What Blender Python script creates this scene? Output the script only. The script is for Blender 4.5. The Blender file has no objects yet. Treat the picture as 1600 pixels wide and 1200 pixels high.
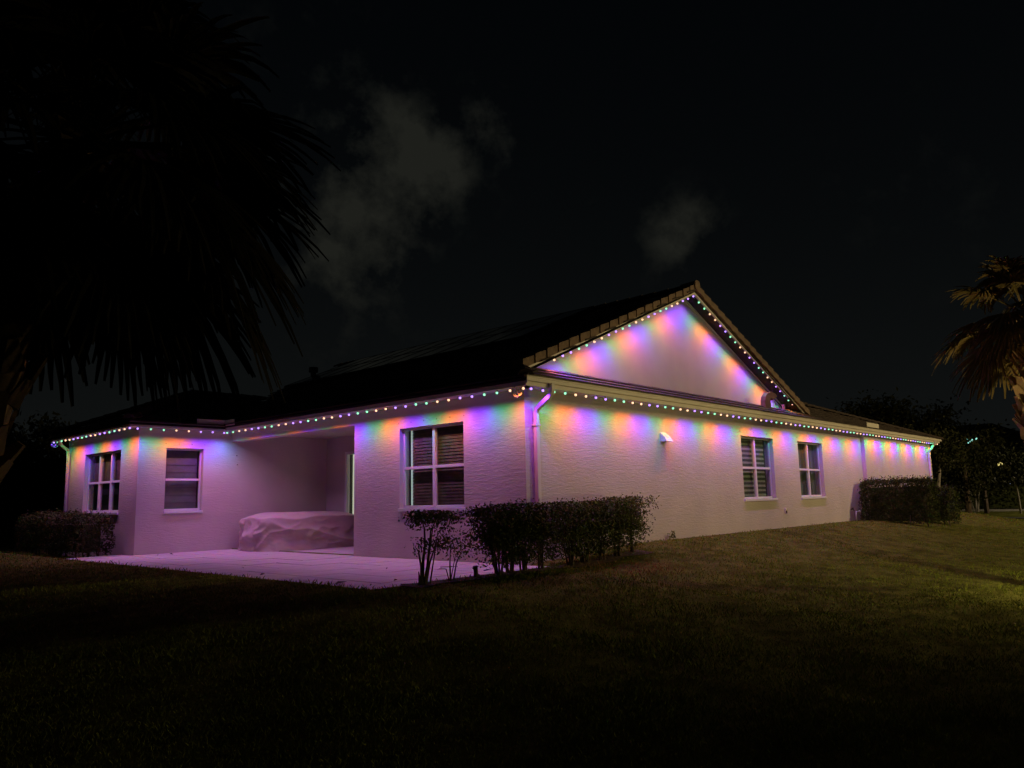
import bpy, bmesh, math, random
import numpy as np
from mathutils import Vector, Matrix
R = math.radians
rnd = random.Random(7)
nrs = np.random.RandomState(11)
scn = bpy.context.scene
C = scn.collection

# ------------------------------------------------------------------ camera
CAM = Vector((-9.887, -8.694, 1.107))
F_PX = 1202.0
az, pt, rl = R(42.221), R(8.485), R(-1.297)
FW = Vector((math.cos(az)*math.cos(pt), math.sin(az)*math.cos(pt), math.sin(pt)))
_R = Vector((math.sin(az), -math.cos(az), 0)); _U = _R.cross(FW)
RT = math.cos(rl)*_R + math.sin(rl)*_U
UP = -math.sin(rl)*_R + math.cos(rl)*_U
cd = bpy.data.cameras.new('camera'); cam = bpy.data.objects.new('camera', cd); C.objects.link(cam)
cd.sensor_fit = 'HORIZONTAL'; cd.sensor_width = 36; cd.lens = F_PX/1600*36
cd.clip_start = .05; cd.clip_end = 2000
m = Matrix((RT, UP, -FW)).transposed().to_4x4(); m.translation = CAM
cam.matrix_world = m
scn.camera = cam
def ray(x, y): return FW + RT*((x-800)/F_PX) - UP*((y-600)/F_PX)
def onX(x, y, X): d = ray(x, y); return CAM + d*((X-CAM.x)/d.x)
def onY(x, y, Y): d = ray(x, y); return CAM + d*((Y-CAM.y)/d.y)

# ------------------------------------------------------------------ world, moon, exposure
wd = bpy.data.worlds.new('World'); scn.world = wd; wd.use_nodes = True
nt = wd.node_tree; nt.nodes.clear()
def nd(t, ty, **kw):
    n = t.nodes.new(ty)
    for k, v in kw.items(): setattr(n, k, v)
    return n
def mth(t, op, a, b=None, c=None, clamp=False):
    n = nd(t, 'ShaderNodeMath', operation=op); n.use_clamp = clamp
    for i, v in enumerate((a, b, c)):
        if v is None: continue
        if hasattr(v, 'links') or hasattr(v, 'is_linked'): t.links.new(v, n.inputs[i])
        else: n.inputs[i].default_value = v
    return n.outputs[0]
tc = nd(nt, 'ShaderNodeTexCoord')
sky = nd(nt, 'ShaderNodeTexSky', sky_type='NISHITA'); sky.sun_disc = False
MOON_EL, MOON_AZ = R(38), R(205)
sky.sun_elevation = R(-7.5); sky.sun_rotation = R(150)
bg1 = nd(nt, 'ShaderNodeBackground'); nt.links.new(sky.outputs[0], bg1.inputs[0]); bg1.inputs[1].default_value = .05
# night sky: faint glow near the horizon, clouds lit by the town
sep = nd(nt, 'ShaderNodeSeparateXYZ'); nt.links.new(tc.outputs['Generated'], sep.inputs[0])
gl = mth(nt, 'POWER', mth(nt, 'SUBTRACT', 1.0, mth(nt, 'ABSOLUTE', sep.outputs[2])), 3.2)
hz = nd(nt, 'ShaderNodeMixRGB'); nt.links.new(gl, hz.inputs[0])
hz.inputs[1].default_value = (.0005, .0009, .0014, 1); hz.inputs[2].default_value = (.0060, .0068, .0066, 1)
no = nd(nt, 'ShaderNodeTexNoise'); no.inputs['Scale'].default_value = 13.; no.inputs['Detail'].default_value = 9; no.inputs['Roughness'].default_value = .62
nt.links.new(tc.outputs['Generated'], no.inputs['Vector'])
CL = [((590, 330), .075, .9), ((540, 430), .085, .7), ((690, 265), .055, .9), ((600, 185), .055, .6), ((760, 180), .035, .7), ((805, 240), .03, .5), ((640, 240), .05, .5),
      ((1055, 370), .05, 1.0), ((1090, 345), .03, .5), ((925, 290), .035, .3), ((520, 330), .08, .5), ((470, 120), .09, .35)]
acc = None
for (px, w, s) in CL:
    d = ray(*px).normalized()
    vd = nd(nt, 'ShaderNodeVectorMath', operation='DISTANCE'); nt.links.new(tc.outputs['Generated'], vd.inputs[0]); vd.inputs[1].default_value = d
    q = mth(nt, 'DIVIDE', vd.outputs['Value'], w)
    g = mth(nt, 'MULTIPLY', mth(nt, 'EXPONENT', mth(nt, 'MULTIPLY', mth(nt, 'MULTIPLY', q, q), -1.0)), s)
    acc = g if acc is None else mth(nt, 'ADD', acc, g)
no2 = nd(nt, 'ShaderNodeTexNoise'); no2.inputs['Scale'].default_value = 2.2; no2.inputs['Detail'].default_value = 3
nt.links.new(tc.outputs['Generated'], no2.inputs['Vector'])
loc = mth(nt, 'MULTIPLY', mth(nt, 'SUBTRACT', no2.outputs[0], .52, clamp=True), 1.2)     # thin cloud elsewhere in the sky
acc = mth(nt, 'ADD', acc, loc)
dens = mth(nt, 'MULTIPLY', mth(nt, 'ADD', mth(nt, 'SUBTRACT', no.outputs[0], .585), mth(nt, 'MULTIPLY', acc, .20)), 4.2, clamp=True)
clr = nd(nt, 'ShaderNodeMixRGB'); nt.links.new(mth(nt, 'MULTIPLY', dens, mth(nt, 'MINIMUM', acc, 1.0)), clr.inputs[0]); nt.links.new(hz.outputs[0], clr.inputs[1])
clr.inputs[2].default_value = (.0125, .0130, .0105, 1)
bg2 = nd(nt, 'ShaderNodeBackground'); nt.links.new(clr.outputs[0], bg2.inputs[0]); bg2.inputs[1].default_value = 1.0
ad = nd(nt, 'ShaderNodeAddShader'); nt.links.new(bg1.outputs[0], ad.inputs[0]); nt.links.new(bg2.outputs[0], ad.inputs[1])
wo = nd(nt, 'ShaderNodeOutputWorld'); nt.links.new(ad.outputs[0], wo.inputs[0])
ml = bpy.data.lights.new('moon', 'SUN'); ml.energy = .003; ml.angle = R(.5); ml.color = (.85, .92, 1)
mo = bpy.data.objects.new('moon', ml); C.objects.link(mo)
mo.rotation_euler = (R(52), 0, R(-40))
scn.view_settings.view_transform = 'Standard'; scn.view_settings.look = 'None'
scn.view_settings.exposure = 0; scn.view_settings.gamma = 1; scn.view_settings.use_curve_mapping = False
scn.cycles.use_denoising = True
scn.cycles.max_bounces = 6; scn.cycles.diffuse_bounces = 4; scn.cycles.transparent_max_bounces = 10
scn.cycles.sample_clamp_indirect = 2.0; scn.cycles.use_light_tree = True
scn.cycles.caustics_reflective = False; scn.cycles.caustics_refractive = False

# ------------------------------------------------------------------ materials
M = {}
def mat(name, col, rough=.7, var=0., vscale=8., bump=0., bscale=60., stretch=(1, 1, 1), metal=0., spec=.4, col2=None, detail=4, sheen=0, trans=0):
    mt = bpy.data.materials.new(name); mt.use_nodes = True; t = mt.node_tree; b = t.nodes['Principled BSDF']
    b.inputs['Roughness'].default_value = rough; b.inputs['Metallic'].default_value = metal; b.inputs['Specular IOR Level'].default_value = spec
    b.inputs['Base Color'].default_value = (*col, 1)
    co = nd(t, 'ShaderNodeTexCoord'); mp = nd(t, 'ShaderNodeMapping'); mp.inputs['Scale'].default_value = stretch
    t.links.new(co.outputs['Object'], mp.inputs[0])
    if var or col2:
        n = nd(t, 'ShaderNodeTexNoise'); n.inputs['Scale'].default_value = vscale; n.inputs['Detail'].default_value = detail; t.links.new(mp.outputs[0], n.inputs['Vector'])
        rp = nd(t, 'ShaderNodeValToRGB'); t.links.new(n.outputs[0], rp.inputs[0])
        c2 = col2 or tuple(min(1, c*(1+var)) for c in col); c1 = col if col2 else tuple(c*(1-var) for c in col)
        rp.color_ramp.elements[0].position = .35; rp.color_ramp.elements[1].position = .68
        rp.color_ramp.elements[0].color = (*c1, 1); rp.color_ramp.elements[1].color = (*c2, 1)
        t.links.new(rp.outputs[0], b.inputs['Base Color'])
    if bump:
        n = nd(t, 'ShaderNodeTexNoise'); n.inputs['Scale'].default_value = bscale; n.inputs['Detail'].default_value = 5; t.links.new(mp.outputs[0], n.inputs['Vector'])
        bp = nd(t, 'ShaderNodeBump'); bp.inputs['Strength'].default_value = min(1, bump); bp.inputs['Distance'].default_value = .02*max(1, bump)
        t.links.new(n.outputs[0], bp.inputs['Height']); t.links.new(bp.outputs[0], b.inputs['Normal'])
    if trans:
        b.inputs['Subsurface Weight'].default_value = 0
    M[name] = mt; return mt
def emit(name, col, strength):
    mt = bpy.data.materials.new(name); mt.use_nodes = True; t = mt.node_tree; b = t.nodes['Principled BSDF']
    b.inputs['Base Color'].default_value = (.6, .6, .6, 1); b.inputs['Emission Color'].default_value = (*col, 1); b.inputs['Emission Strength'].default_value = strength
    M[name] = mt; return mt
# stucco: brushed relief in long, broken, nearly level ridges
st = mat('stucco', (.60, .54, .49), .85, .05, 1.3)
t = st.node_tree; b = t.nodes['Principled BSDF']
co = nd(t, 'ShaderNodeTexCoord'); mp = nd(t, 'ShaderNodeMapping'); mp.inputs['Scale'].default_value = (4.2, 4.2, 22); t.links.new(co.outputs['Object'], mp.inputs[0])
n1 = nd(t, 'ShaderNodeTexNoise'); n1.inputs['Scale'].default_value = 1.25; n1.inputs['Detail'].default_value = 6; n1.inputs['Roughness'].default_value = .62; n1.inputs['Distortion'].default_value = .8
t.links.new(mp.outputs[0], n1.inputs['Vector'])
n2 = nd(t, 'ShaderNodeTexNoise'); n2.inputs['Scale'].default_value = 90; n2.inputs['Detail'].default_value = 3; t.links.new(co.outputs['Object'], n2.inputs['Vector'])
hh = mth(t, 'ADD', n1.outputs[0], mth(t, 'MULTIPLY', n2.outputs[0], .15))
bp = nd(t, 'ShaderNodeBump'); bp.inputs['Strength'].default_value = .36; bp.inputs['Distance'].default_value = .03; t.links.new(hh, bp.inputs['Height']); t.links.new(bp.outputs[0], b.inputs['Normal'])
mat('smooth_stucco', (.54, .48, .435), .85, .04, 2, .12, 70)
mat('white_trim', (.72, .69, .64), .45, .04, 3)
mat('cream_trim', (.80, .74, .62), .5, .05, 2.5, .05, 30, (1, 1, 4))
mat('white_frame', (.78, .77, .76), .35, .03, 4)
mat('roof_tile', (.060, .042, .032), .8, .35, 5, .3, 60)
mat('rake_tile', (.21, .14, .092), .8, .30, 6, .35, 50)
mat('roof_deck', (.03, .025, .022), .9, .2, 4)
mat('blind_dark', (.33, .23, .17), .7, .2, 6)
mat('blind_grey', (.30, .28, .30), .7, .15, 4)
mat('shade_light', (.66, .70, .56), .8, .08, 10)
mat('shade_dark', (.16, .17, .13), .8, .10, 10)
mat('curtain', (.40, .44, .36), .8, .15, 5, .2, 20, (1, 1, .1))
mat('dark_room', (.035, .032, .035), .8, .3, 1.5)
mat('paver', (.60, .54, .52), .75, .10, 2.2, .10, 40, detail=6)
mat('paver_bed', (.33, .29, .27), .95, .2, 8)
mat('cover_cloth', (.50, .42, .36), .62, .06, 3, .12, 45)
mat('soil', (.10, .055, .035), .95, .4, 6, .5, 40)
mat('bark', (.13, .095, .07), .9, .4, 9, .5, 30, (1, 1, .3))
mat('pale_bark', (.38, .34, .29), .85, .25, 6, .3, 25, (1, 1, .4))
mat('palm_boot', (.34, .22, .13), .85, .35, 7, .4, 22, (1, 1, .3))
mat('shaded_palm_boot', (.11, .075, .05), .9, .35, 7, .4, 22, (1, 1, .3), spec=.1)  # palm_boot darkened as painted shade, keeps the left palm's leaf bases dim
mat('palm_trunk', (.26, .17, .11), .9, .3, 7, .5, 20, (1, 1, 2))
mat('palm_leaf', (.11, .085, .030), .7, col2=(.24, .155, .065), vscale=2.2, spec=.15)
mat('dark_palm_leaf', (.013, .013, .007), .7, col2=(.028, .021, .011), spec=.1, vscale=2.2)  # shade put into the frond colour, so the left palm stays dark under the lamps
mat('leaf', (.070, .092, .022), .6, col2=(.15, .165, .048), vscale=5, spec=.12)
mat('hedge_leaf', (.046, .060, .016), .6, col2=(.10, .112, .034), vscale=4, spec=.12)
mat('tree_leaf', (.022, .028, .010), .6, col2=(.055, .055, .020), vscale=1.5, spec=.12)
mat('dry_twig', (.09, .06, .045), .9, .3, 10)
mat('pvc', (.75, .74, .70), .4, .05, 10)
mat('lawn_soil', (.11, .115, .028), .95, .4, 3, .4, 30, spec=0.)
mat('concrete', (.42, .40, .36), .9, .15, 3, .2, 40)
mat('asphalt', (.05, .05, .05), .9, .2, 8, .2, 60)
mat('metal_dark', (.05, .045, .04), .5, .2, 5)
mat('wire', (.55, .52, .50), .4, .1, 30)
mat('far_wall', (.55, .52, .47), .9, .08, 2)
mat('blue_plastic', (.03, .05, .22), .4, .2, 3)
# grass: green with tan tips and a reddish thin patch by the shrubs
gm = mat('grass', (.055, .060, .014), .85, spec=.0)
t = gm.node_tree; b = t.nodes['Principled BSDF']
co = nd(t, 'ShaderNodeTexCoord')
g1 = nd(t, 'ShaderNodeTexNoise'); g1.inputs['Scale'].default_value = .9; g1.inputs['Detail'].default_value = 6; t.links.new(co.outputs['Object'], g1.inputs['Vector'])
g2 = nd(t, 'ShaderNodeTexNoise'); g2.inputs['Scale'].default_value = 21; g2.inputs['Detail'].default_value = 2; t.links.new(co.outputs['Object'], g2.inputs['Vector'])
gr = nd(t, 'ShaderNodeValToRGB'); t.links.new(mth(t, 'ADD', mth(t, 'MULTIPLY', g1.outputs[0], .55), mth(t, 'MULTIPLY', g2.outputs[0], .45)), gr.inputs[0])
cr = gr.color_ramp; cr.elements[0].position = .36; cr.elements[0].color = (.115, .145, .016, 1); cr.elements[1].position = .66; cr.elements[1].color = (.29, .310, .070, 1)
e_ = cr.elements.new(.5); e_.color = (.195, .240, .032, 1)
vd = nd(t, 'ShaderNodeVectorMath', operation='DISTANCE'); t.links.new(co.outputs['Object'], vd.inputs[0]); vd.inputs[1].default_value = (.75, -1.45, 0)
pf = mth(t, 'SUBTRACT', 1.35, mth(t, 'ADD', mth(t, 'MULTIPLY', vd.outputs['Value'], .75), mth(t, 'MULTIPLY', g1.outputs[0], .9)), clamp=True)
mx = nd(t, 'ShaderNodeMixRGB'); t.links.new(mth(t, 'MULTIPLY', pf, 1.6, clamp=True), mx.inputs[0]); t.links.new(gr.outputs[0], mx.inputs[1]); mx.inputs[2].default_value = (.42, .17, .11, 1)
t.links.new(mx.outputs[0], b.inputs['Base Color'])
# window glass: clear with a mirror-like sheen
gm = bpy.data.materials.new('glass'); gm.use_nodes = True; t = gm.node_tree; t.nodes.clear()
tr = nd(t, 'ShaderNodeBsdfTransparent'); tr.inputs[0].default_value = (.80, .84, .82, 1); gs = nd(t, 'ShaderNodeBsdfGlossy'); gs.inputs['Roughness'].default_value = .03
lw = nd(t, 'ShaderNodeLayerWeight'); lw.inputs[0].default_value = .5; fc = mth(t, 'ADD', mth(t, 'MULTIPLY', mth(t, 'POWER', lw.outputs['Facing'], 5.0), .7), .05); ms = nd(t, 'ShaderNodeMixShader'); o_ = nd(t, 'ShaderNodeOutputMaterial')
t.links.new(fc, ms.inputs[0]); t.links.new(tr.outputs[0], ms.inputs[1]); t.links.new(gs.outputs[0], ms.inputs[2]); t.links.new(ms.outputs[0], o_.inputs[0]); M['glass'] = gm
sm = mat('solar_glass', (.012, .014, .022), .12, .2, 4, spec=.6)
LEDC = {'v': (.19, .025, 1.0), 'g': (.02, .50, .16), 'o': (1.0, .21, .04)}
emit('led_v', (.42, .22, 1.0), 2.4); emit('led_g', (.28, 1.0, .54), 1.6); emit('led_o', (1.0, .56, .32), 1.9)
emit('lit_room', (1.0, .98, .74), .75); emit('lit_gap', (.72, .86, .80), .62); emit('lamp_lens', (1, .72, .38), 25.0); emit('globe_glow', (1, .80, .32), 540.0)
emit('far_light', (.35, 1.0, .85), .8); emit('far_window', (.62, .62, 1.0), .62); emit('far_gold', (1, .8, .25), .8)

# ------------------------------------------------------------------ mesh helpers
class MB:
    def __init__(s): s.v = []; s.f = []
    def quad(s, *p): i = len(s.v); s.v += [tuple(q) for q in p]; s.f.append(tuple(range(i, i+len(p)))); return s
    def box(s, a, b):
        (x0, y0, z0), (x1, y1, z1) = a, b; i = len(s.v)
        s.v += [(x0,y0,z0),(x1,y0,z0),(x1,y1,z0),(x0,y1,z0),(x0,y0,z1),(x1,y0,z1),(x1,y1,z1),(x0,y1,z1)]
        s.f += [tuple(i+k for k in q) for q in ((0,3,2,1),(4,5,6,7),(0,1,5,4),(1,2,6,5),(2,3,7,6),(3,0,4,7))]; return s
    def hexa(s, p8):
        i = len(s.v); s.v += [tuple(q) for q in p8]
        s.f += [tuple(i+k for k in q) for q in ((0,3,2,1),(4,5,6,7),(0,1,5,4),(1,2,6,5),(2,3,7,6),(3,0,4,7))]; return s
    def tube(s, pts, rad, n=6, cap=True):
        pts = [Vector(p) for p in pts]
        if not hasattr(rad, '__len__'): rad = [rad]*len(pts)
        base = len(s.v); prev = None
        for k, p in enumerate(pts):
            d = (pts[min(k+1, len(pts)-1)]-pts[max(k-1, 0)]).normalized()
            a = prev - d*prev.dot(d) if prev is not None else d.orthogonal()
            if a.length < 1e-5: a = d.orthogonal()
            a.normalize(); prev = a; c = d.cross(a)
            for j in range(n):
                th = 2*math.pi*j/n; s.v.append(tuple(p+(a*math.cos(th)+c*math.sin(th))*rad[k]))
        for k in range(len(pts)-1):
            for j in range(n):
                j2 = (j+1) % n; s.f.append((base+k*n+j, base+k*n+j2, base+(k+1)*n+j2, base+(k+1)*n+j))
        if cap: s.f.append(tuple(base+j for j in range(n))[::-1]); s.f.append(tuple(base+(len(pts)-1)*n+j for j in range(n)))
        return s
    def ribbon(s, pts, w, h):
        """rectangular section (w across x, h across the path) swept along pts lying in a y-z plane"""
        pts = [Vector(p) for p in pts]; base = len(s.v); X = Vector((1, 0, 0))
        for k, p in enumerate(pts):
            d = (pts[min(k+1, len(pts)-1)]-pts[max(k-1, 0)]).normalized(); nrm = X.cross(d).normalized() if abs(d.x) < .99 else Vector((0, 0, 1))
            for a, b in ((-1,-1),(1,-1),(1,1),(-1,1)): s.v.append(tuple(p+X*(a*w/2)+nrm*(b*h/2)))
        for k in range(len(pts)-1):
            for j in range(4): j2 = (j+1) % 4; s.f.append((base+k*4+j, base+k*4+j2, base+(k+1)*4+j2, base+(k+1)*4+j))
        s.f.append((base+3, base+2, base+1, base)); q = base+(len(pts)-1)*4; s.f.append((q, q+1, q+2, q+3)); return s
    def sphere(s, c, r, n=8, m=5, sz=1.):
        base = len(s.v)
        for i in range(m+1):
            ph = math.pi*i/m
            for j in range(n): th = 2*math.pi*j/n; s.v.append((c[0]+r*math.sin(ph)*math.cos(th), c[1]+r*math.sin(ph)*math.sin(th), c[2]+r*math.cos(ph)*sz))
        for i in range(m):
            for j in range(n): j2 = (j+1) % n; s.f.append((base+i*n+j, base+(i+1)*n+j, base+(i+1)*n+j2, base+i*n+j2))
        return s
    def mesh(s, name, mt, smooth=False):
        me = bpy.data.meshes.new(name); me.from_pydata(s.v, [], s.f); me.update()
        if mt: me.materials.append(M[mt])
        if smooth: me.polygons.foreach_set('use_smooth', [True]*len(me.polygons))
        return me
    def obj(s, name, mt, parent=None, smooth=False, bevel=0):
        o = bpy.data.objects.new(name, s.mesh(name, mt, smooth)); C.objects.link(o); o.parent = parent
        if bevel:
            bv = o.modifiers.new('bevel', 'BEVEL'); bv.width = bevel; bv.segments = 2; bv.limit_method = 'ANGLE'
        return o
def inst(name, me, parent, loc, rot=None, scale=None):
    o = bpy.data.objects.new(name, me); C.objects.link(o); o.parent = parent; o.location = loc
    if rot is not None: o.rotation_euler = rot
    if scale is not None: o.scale = scale
    return o
def empty(name, loc=(0, 0, 0)):
    o = bpy.data.objects.new(name, None); C.objects.link(o); o.location = loc; o.empty_display_size = .2; return o
def tag(o, label=None, cat=None, group=None, kind=None):
    if label: o['label'] = label
    if cat: o['category'] = cat
    if group: o['group'] = group
    if kind: o['kind'] = kind
    return o
def np_mesh(name, verts, faces, mt):
    me = bpy.data.meshes.new(name); nv, nf, k = len(verts), len(faces), faces.shape[1]
    me.vertices.add(nv); me.vertices.foreach_set('co', verts.astype(np.float32).ravel())
    me.loops.add(nf*k); me.loops.foreach_set('vertex_index', faces.astype(np.int32).ravel())
    me.polygons.add(nf); me.polygons.foreach_set('loop_start', np.arange(0, nf*k, k, dtype=np.int32)); me.polygons.foreach_set('loop_total', np.full(nf, k, np.int32))
    me.update(calc_edges=True); me.materials.append(M[mt]); return me

# ------------------------------------------------------------------ ground
def sstep(a, b, x): t_ = np.clip((x-a)/(b-a), 0, 1); return t_*t_*(3-2*t_)
PX0, PY0 = -3.72, -.62                       # patio front and side edge
def lawn_h(x, y):
    x = np.asarray(x, float); y = np.asarray(y, float)
    dx = np.maximum(np.maximum(PX0-x, x-25.5), 0); lim = np.where(x > -.3, -.05, PY0)
    dy = np.maximum(np.maximum(lim-y, y-16), 0); d = np.hypot(dx, dy)
    z0 = .17*sstep(-.4, 3.6, x) + .012
    bumps = .02*np.sin(x*1.3+y*.7)*np.sin(y*1.1-x*.4) + .012*np.sin(x*3.1-y*2.3)
    h = z0*(1-sstep(0, 3.5, d)) - .46*sstep(.15, 6.5, d) + bumps*sstep(.2, 2, d)
    inside = (x > PX0+.04) & (y > PY0+.04) & (x < 0) | (x > .12) & (y > .12) & (x < 24.6) & (y < 15.5)
    return np.where(inside, -.14, h)
xs = np.unique(np.concatenate([np.arange(-14, 30.01, .3), np.arange(-90, -14, 4), np.arange(30, 150, 4), [PX0, PX0+.05, .1, .15]]))
ys = np.unique(np.concatenate([np.arange(-14, 20.01, .3), np.arange(-90, -14, 4), np.arange(20, 150, 4), [PY0, PY0+.05, -.05, .1, .15]]))
GX, GY = np.meshgrid(xs, ys); GZ = lawn_h(GX, GY); nx = len(xs)
vv = np.stack([GX.ravel(), GY.ravel(), GZ.ravel()], 1)
ii, jj = np.meshgrid(np.arange(nx-1), np.arange(len(ys)-1)); q = (jj*nx+ii).ravel()
lawn = bpy.data.objects.new('lawn', np_mesh('lawn', vv, np.stack([q, q+1, q+1+nx, q+nx], 1), 'lawn_soil')); C.objects.link(lawn); tag(lawn, 'dark mown lawn sloping away from the house and patio', kind='structure')
# blades
def blades(n, near, far, hmin, hmax, wmin):
    a = R(42.2) + nrs.uniform(-R(42), R(42), n); d = near*(far/near)**nrs.uniform(0, 1, n)
    x = CAM.x+np.cos(a)*d; y = CAM.y+np.sin(a)*d
    keep = ~((x > PX0) & (y > PY0) & (x < .05) & (y < 11.2) | (x > -.02) & (y > -.02) & (x < 25) | (x > -2.4) & (y > 10))
    th = np.hypot((x-.75)*.8, y+1.45) < .8*nrs.uniform(.2, 1, n); keep &= ~(th & (nrs.uniform(0, 1, n) < .35))
    x, y, d = x[keep], y[keep], d[keep]; n = len(x)
    z = lawn_h(x, y) - .004
    clump = .65+.5*np.sin(x*2.1+1.3*np.sin(y*1.7))*np.sin(y*2.6+x*.6)*.6 + nrs.uniform(0, .35, n)
    h = nrs.uniform(hmin, hmax, n)*np.clip(clump, .45, 1.4)
    edge = (np.abs(y-PY0) < .12) | (np.abs(x-PX0) < .14); h = np.where(edge & (x < .3), h*nrs.uniform(.8, 1.7, n), h)
    w = np.maximum(wmin, d*.00065)*nrs.uniform(.7, 1.3, n)
    ph = nrs.uniform(0, 2*np.pi, n); le = nrs.uniform(.1, .9, n)*h; lp = nrs.uniform(0, 2*np.pi, n)
    bx, by = np.cos(ph)*w/2, np.sin(ph)*w/2; tx, ty = x+np.cos(lp)*le, y+np.sin(lp)*le
    V = np.empty((n, 4, 3)); V[:, 0] = np.stack([x-bx, y-by, z], 1); V[:, 1] = np.stack([x+bx, y+by, z], 1)
    mx_, my_ = x+np.cos(lp)*le*.38, y+np.sin(lp)*le*.38
    V[:, 2] = np.stack([mx_+bx*.8, my_+by*.8, z+h*.6], 1); V[:, 3] = np.stack([tx, ty, z+h], 1)
    return V.reshape(-1, 3), np.arange(n*4).reshape(-1, 4)
V1, F1 = blades(470000, 2.6, 46, .020, .052, .0042)
gr_o = bpy.data.objects.new('grass', np_mesh('grass', V1, F1, 'grass')); C.objects.link(gr_o)
tag(gr_o, 'short green and tan grass blades covering the lawn', 'grass', kind='stuff')
# soil bed along the shrubs
mb = MB(); NB = 40
for k in range(NB):
    x0, x1 = -3.3+k*5.6/NB, -3.3+(k+1)*5.6/NB
    def wv(x): return .22+.06*math.sin(x*3.1)+.04*math.sin(x*7.3)
    zz = lambda x, y: max(float(lawn_h(x, y)), -.02 if y > PY0 else -9)+.012
    ya, yb = -.78-wv(x0), -.78-wv(x1); yt = -.625
    mb.quad((x0, ya, zz(x0, ya)), (x1, yb, zz(x1, yb)), (x1, yt, zz(x1, PY0-.02)), (x0, yt, zz(x0, PY0-.02)))
tag(mb.obj('planting_bed', 'soil'), 'strip of dark soil under the row of shrubs', kind='structure')
# patio: bed + pavers
patio = MB().box((PX0, PY0, -.2), (0, 10.14, -.012)).box((0, 4.87, -.2), (2.9, 10.14, -.012)).box((PX0, 10.14, -.2), (-2.36, 10.75, -.012)).obj('patio', 'paver_bed')
tag(patio, 'pale paved patio beside the house and under its porch', kind='structure')
pav = []
for k in range(4):
    pm = MB().box((.004, .004, -.03), (.606, .606, 0)); pav.append(pm.mesh('paver', 'paver'))
def paver_fill(x0, x1, y0, y1):
    nx_, ny_ = max(1, round((x1-x0)/.61)), max(1, round((y1-y0)/.61)); sx, sy = (x1-x0)/nx_, (y1-y0)/ny_
    for i in range(nx_):
        for j in range(ny_):
            inst('paver', pav[(i*3+j) % 4], patio, (x0+i*sx, y0+j*sy, rnd.uniform(-.003, .002)), (rnd.gauss(0, .0015), rnd.gauss(0, .0015), 0), (sx/.61, sy/.61, 1))
paver_fill(PX0, -.005, PY0, 10.14); paver_fill(0, 2.9, 4.87, 10.14); paver_fill(PX0, -2.37, 10.14, 10.75)
# pavement and road beyond the lawn on the right
def strip(name, x0, x1, z, mt, lab):
    o = MB().box((x0, -60, z-.3), (x1, 60, z)).obj(name, mt); tag(o, lab, kind='structure'); return o
strip('road', 36.2, 38.2, -.43, 'asphalt', 'narrow dark asphalt lane crossing the far lawn')
strip('pavement', 51.5, 54.0, -.38, 'concrete', 'pale far pavement in front of dark planting')

# ------------------------------------------------------------------ house
house = tag(empty('house'), 'single storey cream stucco house with tiled gable roof and covered corner porch', 'house')
def wall(name, plane, at, u0, u1, z0, z1, holes, th, mt='stucco', parent=house):
    """plane 'X': face at X=at facing -X, u is Y.  plane 'Y': face at Y=at facing -Y, u is X."""
    us = sorted({u0, u1, *[h[0] for h in holes], *[h[1] for h in holes]}); zs = sorted({z0, z1, *[h[2] for h in holes], *[h[3] for h in holes]})
    solid = lambda i, j: 0 <= i < len(us)-1 and 0 <= j < len(zs)-1 and not any(h[0] <= us[i] and us[i+1] <= h[1] and h[2] <= zs[j] and zs[j+1] <= h[3] for h in holes)
    P = (lambda u, dep, z: (at+dep, u, z)) if plane == 'X' else (lambda u, dep, z: (u, at+dep, z))
    mb = MB()
    for i in range(len(us)-1):
        for j in range(len(zs)-1):
            if not solid(i, j): continue
            a, b_, c, d = us[i], us[i+1], zs[j], zs[j+1]
            mb.quad(P(a,0,c), P(b_,0,c), P(b_,0,d), P(a,0,d)); mb.quad(P(a,th,c), P(a,th,d), P(b_,th,d), P(b_,th,c))
            if not solid(i-1, j): mb.quad(P(a,0,c), P(a,0,d), P(a,th,d), P(a,th,c))
            if not solid(i+1, j): mb.quad(P(b_,0,c), P(b_,th,c), P(b_,th,d), P(b_,0,d))
            if not solid(i, j-1): mb.quad(P(a,0,c), P(a,th,c), P(b_,th,c), P(b_,0,c))
            if not solid(i, j+1): mb.quad(P(a,0,d), P(b_,0,d), P(b_,th,d), P(a,th,d))
    o = mb.obj(name, mt, parent)
    bm = bmesh.new(); bm.from_mesh(o.data); bmesh.ops.remove_doubles(bm, verts=bm.verts, dist=1e-5); bmesh.ops.recalc_face_normals(bm, faces=bm.faces); bm.to_mesh(o.data); bm.free()
    return o
ZW = 3.02
WA = (1.516, 3.354, .921, 2.546); W2 = (-1.688, -.753, .951, 2.521); W3 = (11.181, 13.564, .951, 2.521)
B1 = (8.129, 9.991, .921, 2.54); B2 = (11.65, 13.439, .921, 2.54)
wall('wall', 'X', 0, 0, 4.859, -.3, ZW, [WA], .25)
wall('wall', 'X', 0, 4.859, 10.147, 2.735, ZW, [], .25)                      # beam over the porch opening
wall('wall', 'Y', 10.147, -2.347, 3.1, -.3, ZW, [W2], .25)
wall('wall', 'X', -2.347, 10.397, 14.66, -.3, ZW, [W3], .25)
wall('wall', 'Y', 14.66, -2.347, 8, -.3, ZW, [], .2)
wall('wall', 'Y', 0, .25, 16.9, -.3, ZW, [B1, B2], .25)
wall('wall', 'Y', -.12, 16.9, 24.83, -.3, ZW, [], .25)
wall('wall', 'X', 24.63, .13, 9.5, -.3, ZW, [], .2)
wall('wall', 'X', 2.9, 4.861, 10.147, -.3, ZW, [(5.9, 9.215, -.01, 2.5)], .2, 'smooth_stucco')
wall('wall', 'Y', 4.659, .25, 2.9, -.3, ZW, [], .2, 'smooth_stucco')
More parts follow.
